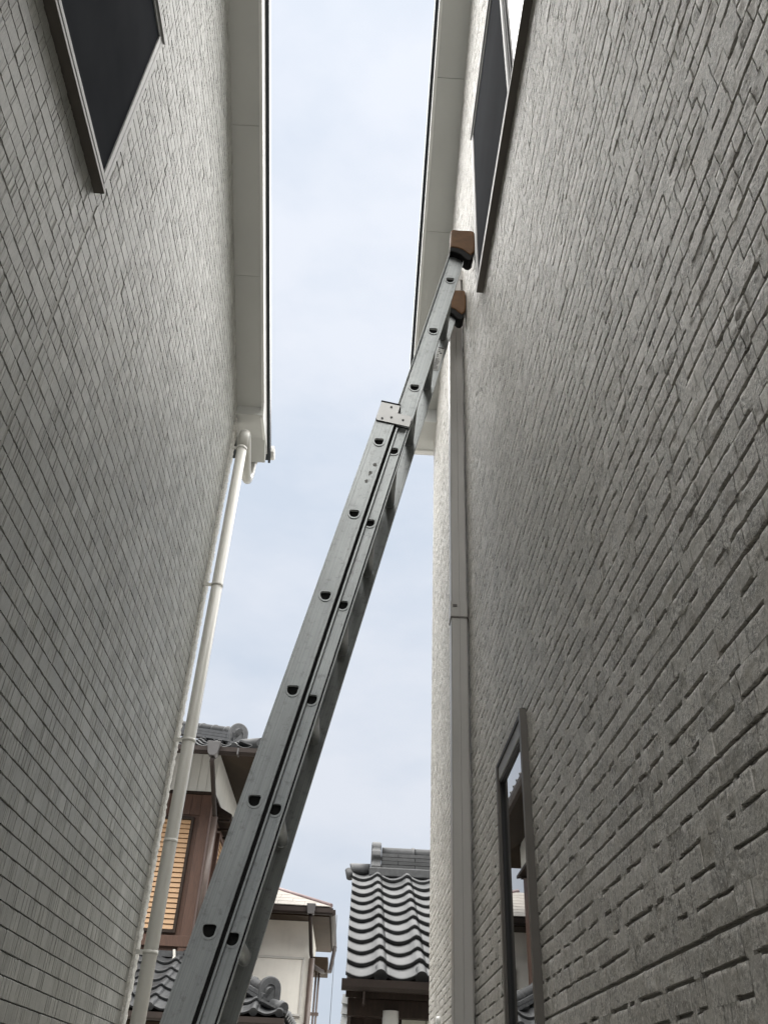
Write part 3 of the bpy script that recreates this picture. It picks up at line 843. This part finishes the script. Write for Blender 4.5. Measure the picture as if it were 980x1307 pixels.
# ------------------------------------------------------------------ roof tiles
TW = 0.265
def tile_profile(n=12):
    out = []
    for i in range(n+1):
        x = i/n
        if x < 0.70: z = -0.027*math.sin(math.pi*x/0.70)
        else: z = 0.027*math.sin(math.pi*(x-0.70)/0.30)
        out.append((x*TW, z))
    return out
def tile_mesh(length, lift, th=0.02):
    pr = tile_profile(); n = len(pr)
    vs = []
    for (y, dz) in ((0.0, lift), (0.012, lift + 0.004), (length, 0.0)):
        vs += [(x, y, z + dz) for x, z in pr]
    vs += [(x, 0.002, z + lift - th) for x, z in pr]
    vs += [(x, length, z - th) for x, z in pr]
    fs = []; 
    for r_ in range(2):
        for i in range(n-1): fs.append((r_*n+i, r_*n+i+1, (r_+1)*n+i+1, (r_+1)*n+i))
    mb = MB().add(vs, fs, True)
    b2 = 0
    fs = [(3*n+i, 3*n+i+1, i+1, i) for i in range(n-1)] + [(4*n+i, 4*n+i+1, 3*n+i+1, 3*n+i) for i in range(n-1)]
    fs += [(0, n, 2*n, 4*n), (0, 4*n, 3*n), (n-1, 4*n-1, 5*n-1), (n-1, 5*n-1, 3*n-1, 2*n-1)]
    mb.f += fs; mb.sm += [False]*len(fs)
    return mb.mesh('roof_tile', 'roof_tile')
TILE = None
def slope_matrix(origin, rotz, pitch):
    return Matrix.Translation(Vector(origin)) @ Matrix.Rotation(rotz, 4, 'Z') @ Matrix.Rotation(pitch, 4, 'X')
def tile_slope(parent, origin, rotz, pitch, ncol, nrow, expo, keepf=None, caps=True, i0=0):
    global TILE
    if TILE is None: TILE = tile_mesh(0.30, 0.036)
    S = slope_matrix(origin, rotz, pitch)
    inv = Matrix.Translation(-ORIG[parent.name])
    for j in range(nrow):
        for i in range(i0, i0 + ncol):
            if keepf and not keepf(i*TW, j*expo): continue
            o = bpy.data.objects.new('roof_tile', TILE); COL.objects.link(o); o.parent = parent
            jig = Matrix.Translation((rnd.uniform(-.002, .002), rnd.uniform(-.004, .004), rnd.uniform(-.001, .002)))
            o.matrix_local = inv @ S @ Matrix.Translation((i*TW, j*expo, 0)) @ jig @ Matrix.Rotation(rnd.uniform(-.008, .008), 4, 'Z')
    if caps:
        cm = MB()
        nn = 12
        vs = [(0.85*TW + 0.042*math.cos(math.pi*k/nn), -0.012, 0.012 + 0.05*math.sin(math.pi*k/nn)) for k in range(nn+1)] + [(0.85*TW + 0.038*math.cos(math.pi*k/nn), 0.10, 0.012 + 0.046*math.sin(math.pi*k/nn)) for k in range(nn+1)]
        vs += [(0.85*TW + 0.042*math.cos(math.pi*k/nn), -0.012, 0.012 - 0.03*math.sin(math.pi*k/nn)) for k in range(nn+1)]
        cm.add(vs, [(k, k+1, nn+2+k, nn+1+k) for k in range(nn)], True)
        cm.add([vs[k] for k in range(nn+1)] + [vs[2*nn+2+k] for k in range(nn, -1, -1)], [tuple(range(2*nn+2))])
        me = cm.mesh('eave_cap', 'roof_tile')
        for i in range(i0, i0 + ncol):
            if keepf and not keepf(i*TW, 0): continue
            o = bpy.data.objects.new('eave_cap', me); COL.objects.link(o); o.parent = parent
            o.matrix_local = inv @ S @ Matrix.Translation((i*TW, 0, 0.006))
def oni_tile(parent, name, loc, rotz, w=0.24, h=0.28, th=0.09):
    """arched ridge-end tile with a raised inner arch and a flared base"""
    mb = MB()
    def arch(w_, h_, n=14):
        pts = [(-w_/2, 0)]
        for k in range(n+1):
            a = math.pi*(1 - k/n)
            pts.append((math.cos(a)*w_/2, h_ - w_/2 + math.sin(a)*w_/2))
        pts.append((w_/2, 0))
        return pts
    Mx = Matrix.Translation(Vector(loc) - ORIG[parent.name]) @ Matrix.Rotation(rotz, 4, 'Z')
    mb.prism(arch(w, h), 0, th, 'y', True)
    me = mb.mesh(name, 'roof_tile'); o = bpy.data.objects.new(name, me); COL.objects.link(o); o.parent = parent; o.matrix_local = Mx
    m2 = o.modifiers.new('bevel', 'BEVEL'); m2.width = 0.015; m2.segments = 2; m2.limit_method = 'ANGLE'
    ORIG[o.name] = ORIG[parent.name]
    a2 = MB()
    A = arch(w*0.55, h*0.66); B = arch(w*0.42, h*0.60)
    n = len(A)
    vs = [(p[0], -0.012, p[1]+0.02) for p in A] + [(p[0], -0.012, p[1]+0.02) for p in B] + [(p[0], 0.001, p[1]+0.02) for p in A] + [(p[0], 0.001, p[1]+0.02) for p in B]
    fs = []
    for i in range(n-1):
        fs += [(i, i+1, n+i+1, n+i), (i, 2*n+i, 2*n+i+1, i+1), (n+i, n+i+1, 3*n+i+1, 3*n+i)]
    a2.add(vs, fs)
    for sx in (-1, 1):
        a2.tube([(sx*w*0.30, -0.02, 0.015), (sx*w*0.30, th, 0.015)], 0.035, 10)
    o2 = bpy.data.objects.new('relief', a2.mesh('relief', 'roof_tile')); COL.objects.link(o2)
    return o, o2, Mx
def ridge_stack(parent, p0, p1, layers, w, hl, cap_r, name='ridge_course'):
    """stacked flat ridge tiles with a round cap course"""
    p0 = Vector(p0); p1 = Vector(p1); d = (p1-p0); Ln = d.length
    up = Vector((0, 0, 1)); dh = d.normalized(); side = Vector((-dh.y, dh.x, 0)).normalized()
    nrm = side.cross(dh) * -1 if side.cross(dh).z < 0 else side.cross(dh)
    for k in range(layers):
        wk = w*(1 - 0.07*k) + (0.006 if k % 2 else 0)
        n = max(1, int(Ln/0.29)); 
        mb = MB()
        for q in range(n):
            a = Ln*q/n + 0.002; b_ = Ln*(q+1)/n - 0.002
            off = (Ln/n*0.5) if k % 2 else 0
            a = max(0, a - off); b_ = b_ - off
            vs = []
            for z_ in (k*hl + 0.002, (k+1)*hl - 0.003):
                for (s_, l_) in ((-wk/2, a), (-wk/2, b_), (wk/2, b_), (wk/2, a)):
                    vs.append(p0 + dh*l_ + side*s_ + nrm*z_)
            mb.hexa(vs)
        mb.build(name, 'roof_tile', parent)
    n = max(1, int(Ln/0.30))
    for q in range(n):
        a = Ln*q/n; b_ = Ln*(q+1)/n
        z_ = layers*hl + cap_r*0.25
        MB().tube([p0 + dh*(a+0.002) + nrm*z_, p0 + dh*(b_-0.03) + nrm*z_, p0 + dh*(b_-0.028) + nrm*z_, p0 + dh*(b_-0.002) + nrm*z_], [cap_r, cap_r, cap_r*1.16, cap_r*1.16], 14).build('ridge_cap', 'roof_tile', parent)

# ------------------------------------------------------------------ low tiled house straight ahead (right of centre)
H3 = empty('tiled_house', (2.0, 7.5, 0), 'low dark house with grey pantile roof and stacked ridge just beyond the taupe wall', 'house', 'older houses across the street')
ez, rz_ = H + 0.755, H + 1.865
ey, ry = 6.19, 8.28
pit = math.atan2(rz_ - ez, ry - ey); sl = math.hypot(rz_-ez, ry-ey)
deck = MB()
deck.prism([(ey+0.03, ez-0.045), (ry, rz_-0.06), (ry+2.05, ez-0.03), (ry+2.05, ez-0.09), (ry, rz_-0.13), (ey+0.03, ez-0.105)], -0.02, 3.95, 'x')
rf3 = deck.build('roof', 'wood_dark', H3)
tile_slope(rf3, (-0.028 - 0.0, ey, ez), 0, pit, 15, 11, sl/11.0)
# ridge
rx0 = 0.23
MB().box(0.12, 3.9, ry-0.14, ry+0.14, rz_-0.05, rz_+0.028).build('ridge_base', 'roof_tile', rf3, bevel=0.01)
ridge_stack(rf3, (rx0, ry, rz_+0.03), (3.9, ry, rz_+0.03), 4, 0.20, 0.034, 0.055)
# ridge-end tile seen from the side: lobed outline
pf = []
for (cx_, cz_, r_) in ((ry-0.085, rz_+0.045, 0.062), (ry-0.07, rz_+0.145, 0.055), (ry-0.03, rz_+0.235, 0.045)):
    pass
lob = [(-0.13, 0.0), (-0.135, 0.05), (-0.105, 0.095), (-0.13, 0.14), (-0.115, 0.19), (-0.08, 0.205), (-0.075, 0.25), (-0.035, 0.285), (0.035, 0.285), (0.075, 0.25), (0.08, 0.205), (0.115, 0.19), (0.13, 0.14), (0.105, 0.095), (0.135, 0.05), (0.13, 0.0)]
MB().prism([(ry + a, rz_ - 0.01 + b_) for a, b_ in lob], 0.135, 0.225, 'x', False).build('ridge_end_tile', 'roof_tile', rf3, bevel=0.018, seg=3)
MB().tube([(-0.045, ry-0.005, rz_+0.025), (-0.035, ry-0.005, rz_+0.028), (0.13, ry-0.005, rz_+0.03)], [0.05, 0.052, 0.052], 16).build('ridge_barrel', 'roof_tile', rf3)
MB().tube([(-0.050, ry-0.005, rz_+0.015), (-0.052, ry-0.03, rz_-0.06)], [0.05, 0.03], 12).build('ridge_barrel', 'roof_tile', rf3)
# gutter, beam, wall, post, boards
gt = MB().prism(gutter_prof(ey-0.07, ez-0.073, 0.09, 0.062), -0.05, 3.9, 'x').build('gutter', 'gutter_brown', H3)
for gx in (0.09, 1.0, 1.9, 2.8):
    MB().box(gx, gx+0.012, ey-0.072, ey+0.05, ez-0.15, ez-0.078).build('gutter_hook', 'gutter_brown', gt)
MB().box(-0.005, 3.9, ey+0.10, ey+0.20, ez-0.20, ez-0.10).build('beam', 'wood_dark', H3, bevel=0.004)
MB().box(0.05, 3.9, 6.95, 10.0, 0.0, ez+0.3).build('wall', 'wood_dark', H3)
MB().box(0.02, 0.11, 6.40, 6.49, 0.0, ez-0.105).build('post', 'wood_dark', H3, bevel=0.004)
MB().tube([(0.275, 6.30, 0.0), (0.275, 6.30, H+0.592)], 0.052, 24).build('white_pipe', 'white_pipe', H3)
for i in range(18):
    MB().box(0.355 + i*0.16, 0.355 + i*0.16 + 0.154, 6.42 + (i % 2)*0.003, 6.45, 0.1, H+0.61).build('wall_board', 'board_cream', H3, bevel=0.003)
for i in range(16):
    zt_ = H + 0.685 - i*0.058
    vs = [(-0.045, 6.36, zt_-0.054), (-0.004, 6.36, zt_-0.060), (-0.004, 6.44, zt_-0.060), (-0.045, 6.44, zt_-0.054), (-0.037, 6.375, zt_), (0.0, 6.375, zt_-0.006), (0.0, 6.44, zt_-0.006), (-0.037, 6.44, zt_)]
    MB().hexa(vs).build('weatherboard', 'weatherboard', H3)

# ------------------------------------------------------------------ brown timber house behind the left downpipe
H1 = empty('timber_house', (-4.5, 14.0, 0), 'old brown timber house with tan louvre shutters and grey tile roofs behind the left downpipe', 'house', 'older houses across the street')
cxr, fy = -1.955, 11.4                    # wall corner
top = H + 4.03
YB1 = 15.1
MB().box(-9, cxr, fy, YB1, 0.0, H + 3.46).build('wall', 'wood_brown', H1)
MB().box(-9, cxr + 0.025, fy - 0.03, YB1 + 0.02, H + 3.465, top + 0.02).build('upper_wall', 'plaster_white', H1)
MB().box(-9, cxr + 0.04, fy - 0.045, YB1 + 0.03, H + 3.435, H + 3.468).build('belt_rail', 'wood_dark', H1)
for i in range(16):                       # vertical boards of the white band
    x1 = cxr + 0.024 - i*0.115
    MB().box(x1 - 0.110, x1, fy - 0.042, fy - 0.0305, H + 3.472, top).build('board', 'plaster_white', H1)
MB().box(cxr - 0.115, cxr + 0.02, fy - 0.03, fy + 0.10, H + 1.5, H + 3.43).build('corner_post', 'wood_brown', H1, bevel=0.004)
for i in range(8):
    x1 = cxr - 0.12 - i*0.13
    MB().box(x1 - 0.126, x1, fy - 0.016, fy - 0.002, H + 3.17, H + 3.43).build('board', 'wood_brown', H1)
# shutter boxes with louvre slats
def shutter(parent, x0, x1, y, z0, z1, n):
    sh = MB().box(x0, x1, y - 0.012, y - 0.002, z0, z1).build('shutter', 'wood_dark', parent)
    fr_ = bar_frame2 = MB()
    w = 0.035
    fr_.box(x0 - w, x0, y - 0.05, y - 0.002, z0 - w, z1 + w); fr_.box(x1, x1 + w, y - 0.05, y - 0.002, z0 - w, z1 + w)
    fr_.box(x0, x1, y - 0.05, y - 0.002, z0 - w, z0); fr_.box(x0, x1, y - 0.05, y - 0.002, z1, z1 + w)
    fr_.build('shutter_frame', 'wood_dark', sh, bevel=0.003)
    d = (z1 - z0)/n
    for k in range(n):
        za = z0 + k*d
        vs = [(x0, y-0.040, za+0.006), (x1, y-0.040, za+0.006), (x1, y-0.013, za+0.002), (x0, y-0.013, za+0.002), (x0, y-0.026, za+d-0.004), (x1, y-0.026, za+d-0.004), (x1, y-0.013, za+d-0.004), (x0, y-0.013, za+d-0.004)]
        MB().hexa(vs).build('slat', 'slat_tan', sh)
    return sh
shutter(H1, -3.2, -2.165, fy, H + 1.80, H + 3.10, 22)
MB().box(-9, cxr + 0.03, fy - 0.04, fy - 0.002, H + 1.62, H + 1.74).build('sill_rail', 'wood_brown', H1, bevel=0.004)
# east side: shutter and the little canopy over it
def shutter_side(parent, x, y0, y1, z0, z1, n):
    sh = MB().box(x + 0.002, x + 0.012, y0, y1, z0, z1).build('shutter', 'wood_dark', parent)
    w = 0.05
    fr_ = MB()
    fr_.box(x+0.002, x+0.05, y0 - w, y0, z0 - w, z1 + w); fr_.box(x+0.002, x+0.05, y1, y1 + w, z0 - w, z1 + w)
    fr_.box(x+0.002, x+0.05, y0, y1, z0 - w, z0); fr_.box(x+0.002, x+0.05, y0, y1, z1, z1 + w)
    fr_.build('shutter_frame', 'wood_brown', sh)
    d = (z1 - z0)/n
    for k in range(n):
        za = z0 + k*d
        vs = [(x+0.040, y0, za+0.006), (x+0.040, y1, za+0.006), (x+0.013, y1, za+0.002), (x+0.013, y0, za+0.002), (x+0.026, y0, za+d-0.004), (x+0.026, y1, za+d-0.004), (x+0.013, y1, za+d-0.004), (x+0.013, y0, za+d-0.004)]
        MB().hexa(vs).build('slat', 'slat_tan', sh)
shutter_side(H1, cxr, 12.3, 14.35, H + 1.75, H + 3.13, 22)
cn = MB()
cn.prism([(cxr, H+3.30), (cxr + 0.25, H+3.25), (cxr + 0.25, H+3.295), (cxr, H+3.42)], 11.72, 14.3, 'y')
cn.build('canopy', 'wood_dark', H1, bevel=0.004)
for i in range(6): MB().box(cxr, cxr + 0.22, 11.80 + i*0.45, 11.84 + i*0.45, H+3.22, H+3.248).build('canopy_rafter', 'wood_dark', H1)
# upper roof: hipped, level eaves
e1 = H + 3.80
ex, eyy = -1.33, 10.62
P1 = math.atan(0.45)
up1 = MB()
hr = 3.0; run = 3.0
def hip_roof(parent, ex, eyy, e, xw, run, yback, pitch, th=0.05, mat='wood_dark', name='roof'):
    """front slope and right-hand slope meeting on a 45-degree hip, hipped again at the back"""
    zt = e + run*math.tan(pitch)
    ym = 0.5*(eyy + yback)
    run = min(run, ym - eyy); zt = e + run*math.tan(pitch)
    vs = [(xw, eyy, e), (ex, eyy, e), (ex-run, eyy+run, zt), (xw, eyy+run, zt), (ex, yback, e), (ex-run, yback-run, zt), (xw, yback, e), (xw, yback-run, zt)]
    n = len(vs)
    vs2 = [(x, y, z - th) for x, y, z in vs]
    top_f = [(0, 1, 2, 3), (1, 4, 5, 2), (4, 6, 7, 5), (3, 2, 5, 7)]
    fs = top_f + [tuple(n+i for i in f[::-1]) for f in top_f] + [(0, n, n+1, 1), (1, n+1, n+4, 4), (4, n+4, n+6, 6)]
    return MB().add(vs + vs2, fs).build(name, mat, parent)
def solid_gutter(mb, axis, p, z0, w, h, a0, a1):
    pr = [(p, z0+h), (p, z0+0.03), (p+0.03, z0), (p+w-0.03, z0), (p+w, z0+0.03), (p+w, z0+h)]
    return mb.prism(pr, a0, a1, axis)
rf1 = hip_roof(H1, ex, eyy, e1 - 0.02, -9.0, 3.0, 15.6, P1, 0.06, 'soffit_brown')
ncf = 12
expo = 0.235
tile_slope(rf1, (ex - ncf*TW, eyy - 0.03, e1), 0, P1, ncf, 4, expo, lambda x, y: (ncf*TW - x - TW*0.6) > y*math.cos(P1))
tile_slope(rf1, (ex + 0.03, eyy, e1), math.pi/2, P1, 10, 4, expo, lambda x, y: (x + TW*0.4) > y*math.cos(P1))
hd = Vector((-1, 1, math.tan(P1)))
hp0 = Vector((ex - 0.02, eyy + 0.02, e1 + 0.05)); 
a_ = hp0 + hd*0.32; b_ = hp0 + hd*2.6
ridge_stack(rf1, a_, b_, 3, 0.19, 0.042, 0.06, 'hip_course')
o, rel, Mx = oni_tile(rf1, 'ridge_end_tile', a_ + Vector((0.02, -0.02, -0.05)), math.pi/4*0.55, 0.26, 0.33, 0.10)
rel.parent = o; rel.matrix_local = Matrix.Identity(4)
MB().tube([a_ + Vector((0.04, -0.04, -0.02)), hp0 + Vector((0.05, -0.05, 0.03))], [0.062, 0.07], 14).build('hip_barrel', 'roof_tile', rf1)
# gutters, rainwater head, downpipe
gt1 = solid_gutter(MB(), 'x', eyy - 0.10, e1 - 0.10, 0.10, 0.085, -9, ex + 0.02).build('gutter', 'gutter_brown', H1)
solid_gutter(MB(), 'y', ex - 0.02, e1 - 0.104, 0.10, 0.085, eyy + 0.004, 15.62).build('gutter', 'gutter_brown', H1)
for i in range(5): MB().box(ex - 0.25 - i*0.9, ex - 0.23 - i*0.9, eyy - 0.103, eyy, e1 - 0.104, e1 - 0.02).build('gutter_hook', 'hopper_grey', gt1)
hx = -1.875
MB().prism([(hx-0.085, e1 + 0.02), (hx-0.08, e1 + 0.035), (hx+0.08, e1+0.035), (hx+0.085, e1+0.02), (hx+0.06, e1-0.12), (hx+0.03, e1-0.15), (hx-0.03, e1-0.15), (hx-0.06, e1-0.12)], eyy-0.16, eyy-0.02, 'y').build('rainwater_head', 'hopper_grey', H1, bevel=0.006)
p1_ = MB().tube([(hx, eyy-0.09, e1-0.14), (hx, eyy-0.09, e1-0.20), (hx+0.01, eyy-0.05, e1-0.26), (cxr + 0.085, fy-0.10, e1 - 0.62), (cxr+0.09, fy-0.07, e1-0.68)], 0.030, 14).build('downpipe', 'gutter_brown', H1)
MB().tube([(cxr+0.09, fy-0.07, e1-0.66), (cxr+0.09, fy-0.07, H + 1.60)], 0.040, 16).build('pipe_length', 'pipe_brown', p1_)
# lower roof wrapping the corner
e2 = H + 0.86
lx, ly = -0.66, 10.13
P2 = math.atan(0.52)
def hip_skirt(parent, lx, ly, e, xw, run, pitch):
    zt = e + run*math.tan(pitch)
    vs = [(xw, ly, e), (lx, ly, e), (lx-run, ly+run, zt), (xw, ly+run, zt), (lx, ly+7, e), (lx-run, ly+7, zt)]
    vs2 = [(x, y, z-0.06) for x, y, z in vs]; n = 6
    fs = [(0, 1, 2, 3), (1, 4, 5, 2), (n+3, n+2, n+1, n), (n+2, n+5, n+4, n+1), (0, n, n+1, 1), (1, n+1, n+4, 4), (0, 3, n+3, n), (4, n+4, n+5, 5)]
    return MB().add(vs + vs2, fs).build('lower_roof', 'wood_dark', parent)
run2 = fy - ly
rf2 = hip_skirt(H1, lx, ly, e2 - 0.03, -9.0, run2, P2)
ncf = 10
ex2 = run2/math.cos(P2)/6.0
tile_slope(rf2, (lx - ncf*TW, ly - 0.03, e2), 0, P2, ncf, 6, ex2, lambda x, y: (ncf*TW - x - TW*0.55) > y*math.cos(P2))
tile_slope(rf2, (lx + 0.03, ly, e2), math.pi/2, P2, 9, 6, ex2, lambda x, y: (x + TW*0.45) > y*math.cos(P2))
hd = Vector((-1, 1, math.tan(P2)))
hp0 = Vector((lx - 0.02, ly + 0.02, e2 + 0.04))
a_ = hp0 + hd*0.17
ridge_stack(rf2, a_, hp0 + hd*(run2 - 0.02), 2, 0.18, 0.04, 0.055, 'hip_course')
o, rel, Mx = oni_tile(rf2, 'ridge_end_tile', a_ + Vector((0.02, -0.02, 0.0)), math.pi/4*0.4, 0.235, 0.25, 0.10)
rel.parent = o; rel.matrix_local = Matrix.Identity(4)
MB().tube([a_ + Vector((0.06, -0.06, -0.02)), hp0 + Vector((0.02, -0.02, 0.02))], [0.055, 0.065], 12).build('hip_barrel', 'roof_tile', rf2)
MB().box(-9, cxr + 0.02, fy - 0.10, fy - 0.045, H + 1.50, H + 1.565).build('flashing', 'roof_tile', H1)
MB().prism([(-2.10, H+1.57), (-2.075, H+1.575), (-2.06, H+1.50), (-2.085, H+1.43), (-2.10, H+1.44), (-2.085, H+1.50)], fy - 0.16, fy - 0.12, 'y').build('mortar_lump', 'mortar', H1)
MB().prism(gutter_prof(ly - 0.10, e2 - 0.10, 0.09, 0.07), -9, lx + 0.02, 'x').build('gutter', 'gutter_brown', H1)
MB().box(-9, lx - 0.1, ly + 0.1, fy, e2 - 0.14, e2 - 0.10).build('soffit', 'soffit_brown', H1)
MB().box(-9, -1.2, fy - 0.4, fy, 0, e2 - 0.15).build('porch_wall', 'plaster', H1)

# ------------------------------------------------------------------ white rendered house far behind
H2 = empty('white_house', (-4.0, 18.0, 0), 'cream rendered house with hipped slate roof and brown gutters, farthest one seen past the ladder', 'house', 'older houses across the street')
w2y, w2x = 16.0, -0.70
MB().box(-9, w2x, w2y, 18.7, 0, H + 2.86).build('wall', 'plaster', H2)
e3 = H + 2.90
P3 = math.atan(0.42)
r3 = hip_roof(H2, -0.36, 15.45, e3, -9, 3.2, 19.2, P3, 0.06, 'wood_dark')
for k in range(14):                       # slate courses, cut back along the hip
    ya = 15.42 + k*0.22; yb3 = ya + 0.25
    za = e3 + 0.020 + k*0.22*math.tan(P3)
    x1 = -0.38 - k*0.22
    n = 12
    for q in range(n):
        xa = x1 - q*0.45; xb = x1 - (q+1)*0.45 + 0.004
        vs = [(xb, ya, za-0.008), (xa, ya, za-0.008), (xa - (0.22 if q == 0 else 0), yb3, za + 0.25*math.tan(P3)-0.012), (xb, yb3, za + 0.25*math.tan(P3)-0.012)]
        vs2 = [(x, y, z + 0.012) for x, y, z in vs]
        if k < 8: MB().hexa(vs + vs2).build('slate', 'slate_beige', r3)
hp = Vector((-0.36, 15.45, e3 + 0.03)); hd = Vector((-1, 1, math.tan(P3)))
MB().tube([hp + hd*0.02, hp + hd*1.87], 0.04, 8).build('hip_cap', 'hip_trim', r3)
MB().box(-9, -0.40, 15.50, 19.15, e3 - 0.13, e3 - 0.085).build('soffit', 'soffit_brown', H2)
g2 = solid_gutter(MB(), 'x', 15.34, e3 - 0.12, 0.10, 0.10, -9, -0.34).build('gutter', 'gutter_brown', H2)
solid_gutter(MB(), 'y', -0.40, e3 - 0.124, 0.10, 0.10, 15.444, 19.2).build('gutter', 'gutter_brown', H2)
hx = -0.705
MB().prism([(hx-0.075, e3+0.03), (hx+0.075, e3+0.03), (hx+0.055, e3-0.13), (hx-0.055, e3-0.13)], 15.28, 15.42, 'y').build('rainwater_head', 'hopper_grey', H2, bevel=0.005)
p2_ = MB().tube([(hx, 15.36, e3-0.12), (hx, 15.36, e3-0.2), (w2x+0.03, w2y-0.10, e3-0.62), (w2x+0.05, w2y-0.06, e3-0.72)], 0.032, 12).build('downpipe', 'gutter_brown', H2)
MB().tube([(w2x+0.05, w2y-0.06, e3-0.70), (w2x+0.05, w2y-0.06, 0.2)], 0.048, 14).build('pipe_length', 'pipe_brown', p2_)
MB().tube([(w2x+0.06, w2y-0.06, e3-0.80), (w2x+0.20, w2y+0.6, e3-0.80), (-0.36, w2y+1.2, e3-0.72), (-0.30, w2y+1.3, e3-0.3)], 0.035, 10).build('pipe_length', 'gutter_brown', p2_)
pf_ = MB()
x0_, x1_, z0_, z1_ = -1.9, w2x - 0.07, H+1.36, H+2.215
pf_.box(x0_, x1_, w2y-0.05, w2y-0.002, z1_-0.035, z1_); pf_.box(x0_, x1_, w2y-0.05, w2y-0.002, z0_, z0_+0.035)
pf_.box(x1_-0.035, x1_, w2y-0.05, w2y-0.002, z0_+0.035, z1_-0.035); pf_.box(x0_, x0_+0.035, w2y-0.05, w2y-0.002, z0_+0.035, z1_-0.035)
sb = pf_.build('shutter_case', 'panel_frame', H2, bevel=0.004)
MB().box(x0_+0.036, x1_-0.036, w2y-0.035, w2y-0.002, z0_+0.036, z1_-0.036).build('panel', 'plaster', sb)
# small boxed bay and poles on the far side
MB().box(w2x + 0.02, w2x + 0.30, 16.7, 17.4, H + 2.10, H + 2.34).build('bay_box', 'soffit_brown', H2, bevel=0.01)
for xx in (0.11, 0.16): MB().tube([(w2x + xx, 16.8, 0.2), (w2x + xx, 16.8, H + 2.10)], 0.018, 8).build('pole', 'pipe_brown', H2)
for zz in (1.15, 1.45): MB().box(w2x + 0.02, w2x + 0.2, 16.78, 16.82, H+zz, H+zz+0.05).build('pole_clamp', 'pipe_brown', H2)
MB().tube([(-0.27, 15.44, e3-0.1), (-0.272, 15.44, 1.5)], 0.004, 6).build('drop_wire', 'wire_black', H2)
